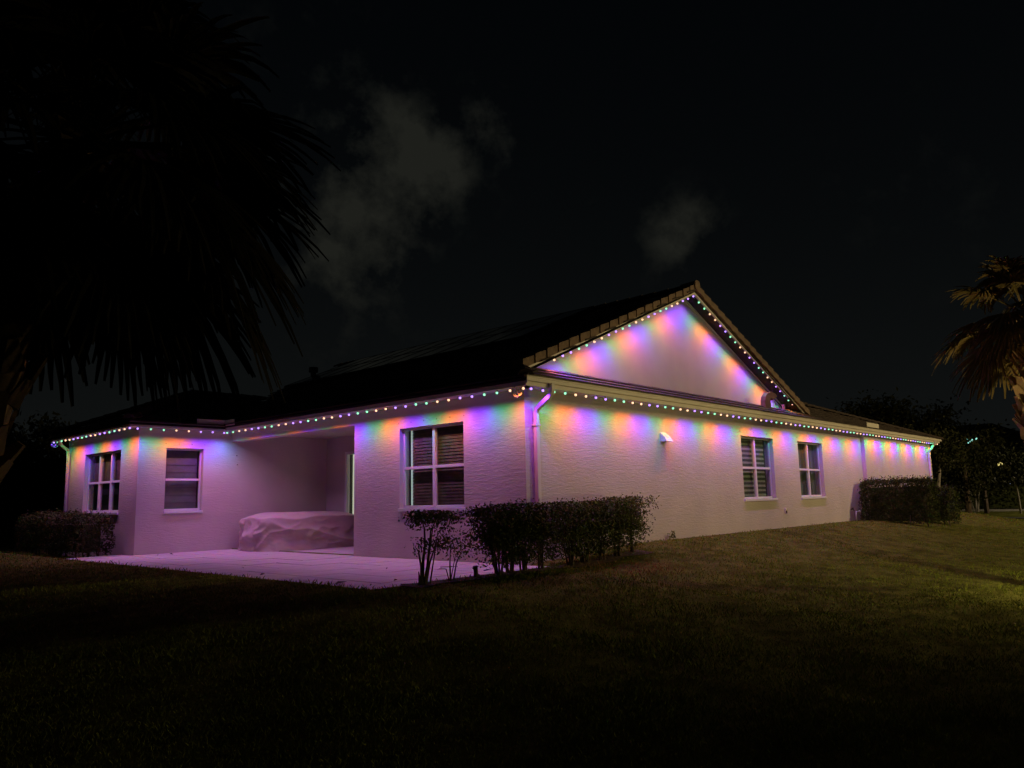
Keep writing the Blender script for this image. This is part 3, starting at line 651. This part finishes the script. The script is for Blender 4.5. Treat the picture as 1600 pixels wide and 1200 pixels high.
def shrub(x, y, top, rx, ry, nst, nleaf, label, low=.42, spread=.28, flat=True):
    base = zl(x, y) if not (x < .05 and y > PY0) else 0.; r = empty('shrub', (x, y, base)); H = top-base
    st_ = MB(); tips = []
    for k in range(nst):
        a = rnd.uniform(0, 6.28); q = rnd.uniform(.3, 1)*spread; p0 = Vector((rnd.uniform(-.07, .07), rnd.uniform(-.05, .05), -.02))
        p1 = p0+Vector((math.cos(a)*q*.25*rx*3, math.sin(a)*q*.25*ry*3, H*.3)); p2 = p1+Vector((math.cos(a)*q*rx*1.2, math.sin(a)*q*ry*1.2, H*.3)); p3 = p2+Vector((rnd.uniform(-.1, .1)+math.cos(a)*rx*.35, rnd.uniform(-.1, .1)+math.sin(a)*ry*.3, H*.3))
        st_.tube([p0, p1, p2, p3], [.017, .013, .009, .004], 5); tips += [p2, p3]
        for _ in range(3):
            f = rnd.uniform(.2, 1); b0 = p1.lerp(p2, f); a2 = rnd.uniform(0, 6.28); b1 = b0+Vector((math.cos(a2)*rx*.5, math.sin(a2)*ry*.5, H*rnd.uniform(.08, .22))); st_.tube([b0, b0.lerp(b1, .5)+Vector((0, 0, .02)), b1], [.006, .005, .002], 4); tips.append(b1)
    st_.obj('stems', 'bark', r)
    pts = []; clumps = [Vector((rnd.uniform(-1, 1)*rx*.85, rnd.uniform(-1, 1)*ry*.85, H*rnd.uniform(.14, .93))) for _ in range(26)]+[Vector((rnd.uniform(-1, 1)*rx, rnd.uniform(-1, 1)*ry, H*.9)) for _ in range(9)]+tips
    while len(pts) < nleaf:
        c_ = rnd.choice(clumps); g_ = rnd.choice((.07, .10, .13)); p = c_+Vector((rnd.gauss(0, g_), rnd.gauss(0, g_), rnd.gauss(0, g_*.8)))
        if p.z > H*(1.0 if flat else 1.1): 
            if rnd.random() > .12: p.z = H*rnd.uniform(.9, 1.01)
            else: p.z = min(p.z, H*1.06)
        if p.z < H*low*rnd.uniform(.55, 1.0): continue
        if abs(p.x) > rx*1.35 or abs(p.y) > ry*1.35: continue
        pts.append(tuple(p))
    leaf_cloud(pts, .050, 'leaf', 'foliage', r)
    tag(r, label, 'shrub', 'shrubs in a row along the patio edge and wall corner'); return r
ORD = ['first', 'second', 'third', 'fourth', 'fifth', 'sixth', 'seventh', 'eighth', 'ninth']
BX = [-1.52, -1.25, -.92, -.52, .18, .60, 1.02, 1.50, 2.05]
for k, x in enumerate(BX):
    end = k in (0, 8)
    shrub(x, -.74+rnd.uniform(-.05, .05), (.99, 1.03, 1.04, 1.03, 1.03, 1.03, 1.04, 1.06, 1.10)[k], .36 if not end else (.34 if k == 0 else .42), .32, 6, 5200, 'trimmed leafy shrub, %s in the hedge row counted from the short stump' % ORD[k], low=.16)
# leggy little tree with bare stems and a flat top, and a thin sapling
def leggy(px, py, label, stems, clumps, name='shrub', leafsz=.045):
    y = -.76; o = onY(px, py, y); r = empty(name, (o.x, y, 0.0 if o.x < 0 else zl(o.x, y))); b0 = r.location
    st_ = MB()
    for s in stems:
        P = [onY(a, b_, y+dy)-b0 for (a, b_, dy) in s[0]]; P[0].z = min(P[0].z, -.02); st_.tube(P, [s[1]*(1-.75*i/(len(P)-1)) for i in range(len(P))], 6)
    st_.obj('stems', 'bark', r); pts = []
    for (a, b_, rx, rz, n) in clumps:
        c_ = onY(a, b_, y)-b0
        for _ in range(n): pts.append((c_.x+rnd.gauss(0, rx), rnd.gauss(0, .13), c_.z+max(-2*rz, min(1.5*rz, rnd.gauss(0, rz)))))
    leaf_cloud(pts, leafsz, 'leaf', 'foliage', r); return tag(r, label, 'shrub')
leggy(662, 912, 'lone leggy shrub with bare stems and flat clipped top at the patio edge',
      [([(659, 914, 0), (658, 885, .02), (654, 862, .03), (650, 856, .05)], .022), ([(660, 914, 0), (661, 880, .03), (664, 850, .05), (663, 825, .06), (655, 803, .08)], .026), ([(663, 914, 0), (668, 885, -.04), (671, 855, -.03), (673, 830, 0), (684, 806, .04)], .026),
       ([(665, 912, 0), (672, 878, .02), (681, 850, .04), (690, 840, .08)], .016), ([(664, 850, .05), (676, 826, .09), (692, 812, .12)], .012), ([(671, 855, -.03), (684, 832, -.06), (700, 818, -.08)], .012), ([(656, 912, 0), (655, 900, 0), (654, 893, 0)], .02)],
      [(657, 812, .06, .07, 330), (668, 807, .08, .05, 280), (685, 806, .08, .045, 300), (702, 807, .07, .045, 300), (649, 806, .04, .05, 150), (697, 826, .05, .05, 90), (660, 853, .03, .07, 130), (682, 852, .06, .06, 210), (694, 845, .06, .06, 170), (703, 846, .04, .05, 100), (688, 826, .05, .05, 60)])
leggy(706, 905, 'thin sapling with sparse leaves between the leggy shrub and the stump',
      [([(704, 907, 0), (703, 880, 0), (704, 850, .02)], .016), ([(708, 905, 0), (713, 880, .03), (722, 860, .05), (735, 845, .06)], .013), ([(703, 895, 0), (697, 889, -.05), (688, 888, -.08), (684, 890, -.1)], .009), ([(703, 880, 0), (712, 866, .05), (724, 868, .1)], .008)],
      [(706, 862, .03, .05, 40), (719, 857, .06, .05, 60), (732, 853, .08, .06, 110), (728, 838, .05, .05, 60), (723, 870, .07, .02, 30)])
p = onY(743, 899, -.70); s = tag(empty('stump', (p.x, -.70, 0)), 'short cut wooden stump at the patio edge beside the hedge row', 'stump')
MB().tube([(0, 0, -.03), (.01, 0, .08), (-.005, 0, .17)], [.035, .03, .034], 8).obj('cut_stem', 'bark', s); MB().tube([(.02, 0, 0), (.07, 0, .04)], [.025, .02], 6).obj('side_stub', 'bark', s)
# twigs and dead leaves lying on the patio
def twig(px, py, L, a, lab):
    d = ray(px, py); p = CAM+d*((.008-CAM.z)/d.z); mb = MB(); q = p.copy(); pts = [q.copy()]
    for k in range(4): a2 = a+rnd.uniform(-.35, .35); q = q+Vector((math.cos(a2)*L/4, math.sin(a2)*L/4, 0)); pts.append(q.copy())
    mb.tube(pts, [.007, .006, .006, .005, .003], 5); mb.tube([pts[2], pts[2]+Vector((math.cos(a+.9)*L*.25, math.sin(a+.9)*L*.25, .004))], .004, 4)
    tag(mb.obj('twig', 'dry_twig'), lab, 'twig')
twig(626, 913, .42, R(-30), 'forked dry twig on the patio near the leggy shrub'); twig(688, 886, .30, R(-40), 'dry twig on the pavers behind the thin sapling'); twig(756, 891, .3, R(20), 'dry twig leaning near the first hedge shrub')
def dead_leaf(px, py, s_, lab, grp=None):
    d = ray(px, py); p = CAM+d*((.006-CAM.z)/d.z); mb = MB(); a = rnd.uniform(0, 3.1); u = Vector((math.cos(a), math.sin(a), 0))*s_; w = Vector((-math.sin(a), math.cos(a), 0))*s_*.4
    mb.quad(p-u, p-w+Vector((0, 0, .02)), p+u+Vector((0, 0, .012)), p+w+Vector((0, 0, .025))); mb.quad(p-u+Vector((0,0,-.003)), p+w+Vector((0, 0, .022)), p+u+Vector((0, 0, .009)), p-w+Vector((0, 0, .017)))
    tag(mb.obj('dead_leaf', 'dry_twig'), lab, 'leaf', grp)
dead_leaf(533, 911, .14, 'large curled dead leaf near the patio corner')
for (x, y) in ((618, 907), (580, 915), (605, 889), (225, 864), (260, 862), (268, 866), (316, 859), (410, 898), (379, 888), (247, 868)): dead_leaf(x, y, rnd.uniform(.025, .05), 'small dead leaf on the pale pavers', 'dead leaves scattered on the patio')

def hedge(name, x0, x1, y0, y1, z0, z1, nleaf, label, mt='hedge_leaf', size=.06):
    r = empty(name, ((x0+x1)/2, (y0+y1)/2, z0)); cx, cy = (x0+x1)/2, (y0+y1)/2; hx_, hy_, H = (x1-x0)/2, (y1-y0)/2, z1-z0
    ins = .20
    MB().box((-hx_+ins, -hy_+ins, .12), (hx_-ins, hy_-ins, H-ins)).obj('inner_twigs', 'hedge_leaf', r)
    tk = MB()
    for k in range(int(max(4, max(hx_, hy_)*6))):
        a = Vector((rnd.uniform(-hx_, hx_)*.8, rnd.uniform(-hy_, hy_)*.8, -.05)); tk.tube([a, a+Vector((rnd.uniform(-.1, .1), rnd.uniform(-.1, .1), .35))], [.02, .014], 5)
    tk.obj('stems', 'bark', r)['kind'] = 'stuff'
    pts = []
    A = [hy_*H, hy_*H, hx_*H, hx_*H, 2*hx_*hy_]; tot = sum(A)
    for _ in range(nleaf):
        f = rnd.choices(range(5), A)[0]; d_ = abs(rnd.gauss(0, .075))-.03; u = rnd.uniform(-1, 1); v = rnd.uniform(.03, 1)
        wob = .05*math.sin(u*7+v*4)+.04*math.sin(u*15-v*9)
        if f < 2: p = ((hx_-d_+wob)*(1 if f else -1), u*hy_, v*H)
        elif f < 4: p = (u*hx_, (hy_-d_+wob)*(1 if f == 3 else -1), v*H)
        else: p = (u*hx_, rnd.uniform(-1, 1)*hy_, H-d_*.8+wob*.5+(rnd.random()**8)*.14)
        # rounded edges, thin near the ground
        ex = max(0, abs(p[0])/hx_-.85)/.15; ey = max(0, abs(p[1])/hy_-.85)/.15; p = (p[0], p[1], p[2]-(.05*(ex+ey) if p[2] > H*.8 else 0))
        if p[2] < .12*H and rnd.random() < .6: continue
        pts.append(p)
    leaf_cloud(pts, size, mt, 'foliage', r); return tag(r, label, 'hedge')
hedge('hedge', 16.0, 16.55, -2.22, -.15, .03, 1.40, 24000, 'clipped box hedge standing out from the wall beyond the curtained window')
hedge('hedge', 17.75, 18.5, -2.35, -1.1, -.02, 1.10, 10000, 'lower clipped hedge behind the tall box hedge by the far downspout')
hedge('hedge', -3.35, -2.55, 10.9, 15.4, -.03, .93, 18000, 'low dark hedge under the three-light window of the wing')
# white irrigation pipe and weed at the wall foot, small white thing on grass
x, z = 15.56, zl(15.56, -.12)
pv = tag(empty('irrigation_pipe', (x, -.12, z)), 'white plastic pipe bent over at the foot of the wall by the hedge', 'pipe')
MB().tube([(0, 0, -.05), (0, 0, .26), (.02, 0, .285), (.34, 0, .285), (.37, 0, .27), (.37, 0, .22)], .022, 8).obj('bent_pipe', 'pvc', pv, True)
MB().tube([(.31, 0, .285), (.35, 0, .285)], .032, 8).obj('elbow_fitting', 'pvc', pv)
wp = empty('weed', (4.45, -.1, zl(4.45, -.1))); leaf_cloud([(rnd.gauss(0, .05), rnd.gauss(0, .03), abs(rnd.gauss(.08, .05))) for _ in range(60)], .06, 'leaf', 'leaves', wp, .0); tag(wp, 'small leafy weed growing at the foot of the plain wall', 'weed')
# flecks of pale litter in the grass
def litter(px, py, s_, lab, cat, mt, zz=-.40):
    d = ray(px, py); p = CAM+d*((zz-CAM.z)/d.z); p.z = zl(p.x, p.y)+.045; mb = MB(); a = rnd.uniform(0, 3); u = Vector((math.cos(a), math.sin(a), 0))*s_; w = Vector((-math.sin(a), math.cos(a), .3))*s_*.5
    mb.quad(p-u, p-w, p+u+Vector((0, 0, .01)), p+w); mb.quad(p-u-Vector((0, 0, .004)), p+w-Vector((0, 0, .004)), p+u+Vector((0, 0, .006)), p-w-Vector((0, 0, .004)))
    tag(mb.obj('fallen_leaf', mt), lab, cat, 'pale fallen leaves in the lawn' if 'small' in lab else None)
litter(1162, 1043, .075, 'pale curled leaf lying on the dark lawn', 'leaf', 'palm_boot')
for (x, y) in ((1315, 967), (1183, 941), (1103, 940), (1128, 970), (934, 966), (1390, 1047), (1480, 1073), (1247, 994), (1585, 969), (1007, 981), (1472, 1032), (1350, 1092)): litter(x, y, rnd.uniform(.015, .03), 'small pale fallen leaf lying in the lawn', 'leaf', 'palm_boot')

# ------------------------------------------------------------------ palms
def palm(base, crown, trunk_r, nfr, flen, label, leafm, seed, boots=44, el=(-62, 78), azs=None, boot_from=.35, bootm='palm_boot'):
    rr = random.Random(seed); base, crown = Vector(base), Vector(crown); r = tag(empty('palm_tree', base), label, 'palm tree'); cr_ = crown-base
    bend = Vector((cr_.y, -cr_.x, 0))*.08
    path = [cr_*f+bend*math.sin(f*math.pi)*.4 for f in [i/10 for i in range(11)]]; path[0].z -= .15
    MB().tube(path, [trunk_r*(1.25 if i == 0 else 1.0-.02*i) for i in range(11)], 14).obj('trunk', 'palm_trunk', r, True)
    # criss-cross leaf bases
    bm_ = MB(); P8 = []
    for (zz, w, t_, off) in ((0, .13, .05, 0), (.34, .055, .03, .17)): P8 += [(-w, off, zz), (w, off, zz), (w, off+t_, zz), (-w, off+t_, zz)]
    bm_.hexa(P8); bme = bm_.mesh('leaf_base', bootm)
    for k in range(boots):
        f = boot_from+(1.0-boot_from)*k/boots; i = min(9, int(f*10)); p = path[i].lerp(path[i+1], f*10-i); a = k*2.399+rr.uniform(-.25, .25)
        s = trunk_r/.20*rr.uniform(.85, 1.15); o = inst('leaf_base', bme, r, p+Vector((math.cos(a), math.sin(a), 0))*trunk_r*.78, (rr.uniform(-.15, .1), rr.choice((-.35, .35))+rr.uniform(-.15, .15), a-R(90)), (s, s, s*rr.uniform(.8, 1.15)))
    top = path[-1]
    for k in range(nfr):
        a = k*2.399+rr.uniform(-.3, .3) if azs is None else azs[k % len(azs)]+rr.uniform(-.3, .3); e = R(el[0]+(el[1]-el[0])*((k+.5)/nfr)+rr.uniform(-9, 9))
        d = Vector((math.cos(a)*math.cos(e), math.sin(a)*math.cos(e), math.sin(e))); Lp = flen*rr.uniform(.48, .58); mb = MB()
        g = Vector((0, 0, -1)); pp = [top+d*(Lp*q)+g*(.16*Lp*q*q*max(.2, math.cos(e))) for q in (0, .3, .6, .85, 1.0)]
        mb.tube(pp, [.022, .018, .014, .012, .010], 5)
        hub = pp[-1]; dd = (pp[-1]-pp[-2]).normalized(); side = dd.cross(Vector((0, 0, 1))); side = side.normalized() if side.length > .1 else Vector((math.sin(a), -math.cos(a), 0)); nrm = side.cross(dd)
        ns = 42; Lb = flen*rr.uniform(.42, .55)
        for s in range(ns):
            ph = (s/(ns-1)-.5)*2*R(118); L_ = Lb*(1-.28*(abs(ph)/R(118))**1.5)*rr.uniform(.85, 1.1); sd = (dd*math.cos(ph)+side*math.sin(ph)+nrm*.12*math.sin(abs(ph))).normalized()
            wv = sd.cross(nrm).normalized(); dr_ = rr.uniform(.35, .75); prev = None
            for q in (0, .25, .5, .72, .88, 1.0):
                c_ = hub+sd*(L_*q*(1-.12*q*dr_))+g*(L_*dr_*q**2.4*.75)+wv*(rr.uniform(-.012, .012)*q); w = L_*(.012+.048*math.sin(min(1, q*1.7)*math.pi/2)*(1-q)**.7)+.0012
                cur = (c_-wv*w, c_+nrm*w*.5, c_+wv*w)
                if prev: mb.quad(prev[0], prev[1], cur[1], cur[0]); mb.quad(prev[1], prev[2], cur[2], cur[1])
                prev = cur
        mb.obj('frond', leafm, r)
    return r
tp = CAM+ray(-40, 420)*6.6; cp = CAM+ray(128, 225)*6.6; bs = CAM+ray(-120, 760)*6.6
bs.z = zl(bs.x, bs.y)
palm(bs, cp, .17, 56, 2.12, 'large dark fan palm with leaf bases beside the lawn, nearest the patio wing', 'dark_palm_leaf', 5, 60, (-58, 80), boot_from=.3, bootm='shaded_palm_boot')
# right-hand palm
cp = onX(1603, 492, 5.2); bs = onX(1622, 860, 5.2); bs.z = zl(bs.x, bs.y)
palm(bs, cp, .15, 24, 1.5, 'fan palm with criss-cross leaf bases and drooping brown fronds on the lawn', 'palm_leaf', 9, 56, (-38, 80), boot_from=.52)

# ------------------------------------------------------------------ trees and buildings far behind
def tree(base, H, crx, crz, label, nleaf=4500, stems=1, mt='tree_leaf', bark='bark', lean=0., size=.22, tr=.12, low=.45, grp='trees beyond the lawn', seed=0, spread=.5):
    rr = random.Random(seed); r = tag(empty('tree', base), label, 'tree', grp); tk = MB(); tips = []
    for s in range(stems):
        a = 6.28*s/stems+rr.uniform(-.4, .4); off = .06*H*(stems > 1); p0 = Vector((math.cos(a)*off*.4, math.sin(a)*off*.4, -.1)); out = spread*.22*H*(stems > 1)
        p1 = p0+Vector((math.cos(a)*out*.4+lean*.3, math.sin(a)*out*.4, H*low*.55)); p2 = p0+Vector((math.cos(a)*out+lean, math.sin(a)*out, H*low)); p3 = p2+Vector((rr.uniform(-.1, .1)*H, rr.uniform(-.1, .1)*H, H*.3))
        tk.tube([p0, p1, p2, p3], [tr, tr*.8, tr*.6, tr*.3], 7)
        for b_ in range(6):
            q = p1.lerp(p3, rr.uniform(.45, 1)); an = rr.uniform(0, 6.28); e = q+Vector((math.cos(an)*crx*.7, math.sin(an)*crx*.7, H*rr.uniform(.06, .22))); tk.tube([q, q.lerp(e, .5)+Vector((0, 0, .05*H)), e], [tr*.35, tr*.22, tr*.1], 5); tips.append(e)
    tk.obj('trunk', bark, r); cl = []
    for k in range(26):
        a, u, rad = rr.uniform(0, 6.28), rr.uniform(-1, 1), rr.uniform(.35, 1)**.5; q = math.sqrt(1-u*u)
        cl.append((lean+math.cos(a)*q*crx*rad, math.sin(a)*q*crx*rad, H-crz+u*crz*rad, rr.uniform(.12, .27)*crx))
    cl += [(t_.x, t_.y, t_.z, .2*crx) for t_ in tips]; pts = []
    for _ in range(nleaf):
        c_ = rr.choice(cl); pts.append((c_[0]+rr.gauss(0, c_[3]), c_[1]+rr.gauss(0, c_[3]), c_[2]+rr.gauss(0, c_[3]*.75)))
    leaf_cloud(pts, size, mt, 'crown', r); return r
def far(px, X, top_py):
    b_ = onX(px, 790, X); b_.z = zl(b_.x, b_.y); return b_, onX(px, top_py, X).z-b_.z
b_, H = far(1462, 29, 672); tree(b_, H, 1.3, .9, 'tree with a pale forked trunk at the far corner of the house', 2600, 2, bark='pale_bark', size=.16, tr=.10, low=.58, seed=3, spread=.7)
b_, H = far(1513, 34, 676); tree(b_, H, 1.7, 1.7, 'dark bushy tree with a single trunk beside the far lane', 3000, 1, size=.2, tr=.17, low=.5, seed=4)
b_, H = far(1525, 50, 700); tree(b_, H, 2.2, 1.4, 'tree on several slim white stems at the far pavement', 2200, 3, bark='pale_bark', size=.24, tr=.07, low=.52, seed=5, spread=.6)
b_, H = far(1541, 47, 690); tree(b_, H, 2.0, 1.7, 'small tree with one short dark trunk before the far pavement', 2400, 1, size=.24, tr=.16, low=.4, seed=6)
b_, H = far(1594, 46, 705); tree(b_, H, 1.3, 1.0, 'slender tree with a thin pale curved trunk near the lit far house', 2200, 1, bark='pale_bark', size=.2, tr=.07, low=.55, seed=7, lean=-.6)
b_, H = far(1560, 58, 668); tree(b_, H, 3.6, 2.6, 'broad dark tree behind the pavement trees', 3500, 1, size=.32, tr=.25, low=.35, seed=8)
b_, H = far(1478, 52, 640); tree(b_, H, 3.6, 2.6, 'tall dark tree rising behind the far roof corner', 3500, 1, size=.32, tr=.25, low=.4, seed=12)
for (px, tpy, sd, lab) in ((1352, 632, 13, 'rounded dark tree showing above the lower roof'), (1405, 628, 14, 'ragged dark tree showing above the roof beside the rounded one'), (1440, 636, 15, 'dark tree showing above the end of the roof')):
    b_, H = far(px, 40, tpy); tree(b_, H, 2.6, 2.0, lab, 5000, 1, size=.28, tr=.2, low=.4, seed=sd)
hedge('hedge', 56.5, 58.5, -12, 16, -.5, 1.5, 7000, 'long dark hedge behind the far pavement', size=.22)
hedge('hedge', 2.0, 5.0, 24, 40, -.5, 3.2, 9000, 'tall dark hedge beyond the wing of the house', size=.25)
for (x, y, H, sd, lab) in ((-2.0, 27, 5.0, 21, 'dark tree standing left of the tall hedge'), (2.5, 33, 5.6, 22, 'dark tree standing behind the tall hedge beyond the wing')): tree((x, y, -.45), H, 2.4, 2.1, lab, 5000, 1, size=.28, tr=.2, low=.35, seed=sd, grp='trees beyond the wing')
# far houses
def far_house(base, w, d, h, rh, label, ov=.5):
    r = tag(empty('far_house', base), label, 'house', 'houses beyond the pavement')
    MB().box((0, 0, -.4), (d, w, h)).obj('wall', 'far_wall', r)
    rf = MB(); a = [(-ov, -ov, h), (d+ov, -ov, h), (d+ov, w+ov, h), (-ov, w+ov, h), (d/2, d/2, h+rh), (d/2, w-d/2, h+rh)]; rf.v = a; rf.f = [(0, 3, 2, 1), (0, 1, 4), (1, 2, 5, 4), (2, 3, 5), (3, 0, 4, 5)]; rf.obj('roof', 'roof_tile', r)
    MB().box((-ov-.04, -ov, h-.22), (-ov, w+ov, h)).box((-ov, -ov-.04, h-.22), (d+ov, -ov, h)).obj('fascia', 'white_trim', r)
    for k in range(int(w/3.2)):
        y = 1.2+k*3.2; wn = MB().box((-.03, y, .9), (-.001, y+1.2, 2.2)).obj('window', 'white_frame', r); MB().box((-.045, y+.08, .98), (-.031, y+1.12, 2.12)).obj('pane', 'solar_glass', wn)
    return r
q = onX(1590, 790, 64); fh = far_house((64, q.y-9.2, -.45), 10, 8, 3.1, 1.9, 'pale house with a lit violet-white doorway beyond the far trees')
MB().box((-.06, 9.15, .1), (-.03, 10.2-.25, 2.9)).obj('lit_doorway', 'far_window', fh)
q = onX(1545, 680, 75); f2 = far_house((75, q.y-4, -.45), 14, 9, q.z-.3, 2.2, 'tall pale-roofed house beyond the trees with small green eave lights')
for k, (px, py) in enumerate(((1512, 686), (1519, 687), (1526, 685), (1513, 692), (1516, 690), (1518, 689), (1525, 686))):
    d = ray(px, py); p = CAM+d*((33-CAM.x)/d.x); tag(MB().sphere(tuple(p), .035, 6, 4).obj('fairy_light', 'far_light'), 'tiny teal fairy light glowing among dark leaves', 'light', 'teal fairy lights in the dark tree')
for k, (px, py) in enumerate(((1560, 726), (1563, 724), (1565, 725))):
    d = ray(px, py); p = CAM+d*((44-CAM.x)/d.x); tag(MB().sphere(tuple(p), .07, 6, 4).obj('fairy_light', 'far_gold'), 'tiny golden light glowing among dark leaves by the pavement', 'light', 'golden lights by the pavement')
p = onX(1466, 740, 28); bn = tag(empty('wheeled_bin', (28, p.y-.35, zl(28, p.y))), 'tall dark blue wheeled bin behind the hedge at the house corner', 'bin')
zb = p.z-zl(28, p.y)
MB().hexa([(0, 0, .08), (.6, 0, .08), (.6, .55, .08), (0, .55, .08), (-.05, -.05, 1.05), (.7, -.05, 1.05), (.7, .6, 1.05), (-.05, .6, 1.05)]).obj('body', 'blue_plastic', bn, bevel=.03); MB().hexa([(-.07, -.07, 1.055), (.72, -.07, 1.055), (.72, .62, 1.055), (-.07, .62, 1.055), (-.04, -.04, 1.12), (.7, -.04, 1.16), (.7, .59, 1.16), (-.04, .59, 1.12)]).obj('lid', 'blue_plastic', bn, bevel=.02)
for y in (-.02, .52): MB().tube([(.58, y, .10), (.58, y+.05, .10)], .10, 12).obj('wheel', 'metal_dark', bn)

# ------------------------------------------------------------------ street lamps along the road beyond the lawn
def street_lamp(x, y, h, power, label, col, ang, bl, aim):
    z = zl(x, y); r = tag(empty('street_lamp', (x, y, z)), label, 'street lamp', None)
    MB().tube([(0, 0, -.2), (0, 0, .5), (0, 0, h-.2), (0, .15, h+.02), (0, .7, h+.1)], [.09, .075, .05, .045, .04], 10).obj('pole', 'metal_dark', r, True)
    MB().hexa([(-.14, .55, h+.04), (.14, .55, h+.04), (.12, 1.15, h+.06), (-.12, 1.15, h+.06), (-.10, .58, h+.16), (.10, .58, h+.16), (.08, 1.12, h+.14), (-.08, 1.12, h+.14)]).obj('lamp_head', 'metal_dark', r, bevel=.02)
    MB().box((-.10, .72, h+.01), (.10, 1.08, h+.038)).obj('lens', 'lamp_lens', r)
    l = bpy.data.lights.new('street_light', 'SPOT'); l.energy = power; l.color = col; l.spot_size = R(ang); l.spot_blend = bl; l.shadow_soft_size = .30
    o = bpy.data.objects.new('street_light', l); C.objects.link(o); o.parent = r; o.location = (0, .9, h-.12); dv = Vector(aim)-Vector((x, y+.9, z+h-.12)); o.rotation_euler = dv.to_track_quat('-Z', 'Y').to_euler(); return r
street_lamp(21.0, -18.5, 9.0, 6000, 'street lamp with a warm lit head across the lawn from the gable', (1, .75, .36), 118, .62, (18, 0, 1))
street_lamp(46.0, -7.5, 6.5, 1700, 'distant street lamp with a warm lit head before the far pavement', (1, .80, .48), 165, .3, (46, -6.5, 0))
gx, gy = 4.2, -7.9; gz = zl(gx, gy)
gd = tag(empty('garden_lamp', (gx, gy, gz)), 'low garden post lamp with a glowing globe on the lawn before the lone palm', 'garden lamp')
MB().tube([(0, 0, -.2), (0, 0, .05), (0, 0, .82)], [.06, .04, .035], 10).obj('post', 'metal_dark', gd, True)
MB().tube([(0, 0, .80), (0, 0, .86)], [.05, .07], 10).obj('collar', 'metal_dark', gd); MB().sphere((0, 0, .95), .10, 14, 9).obj('globe', 'globe_glow', gd, True)
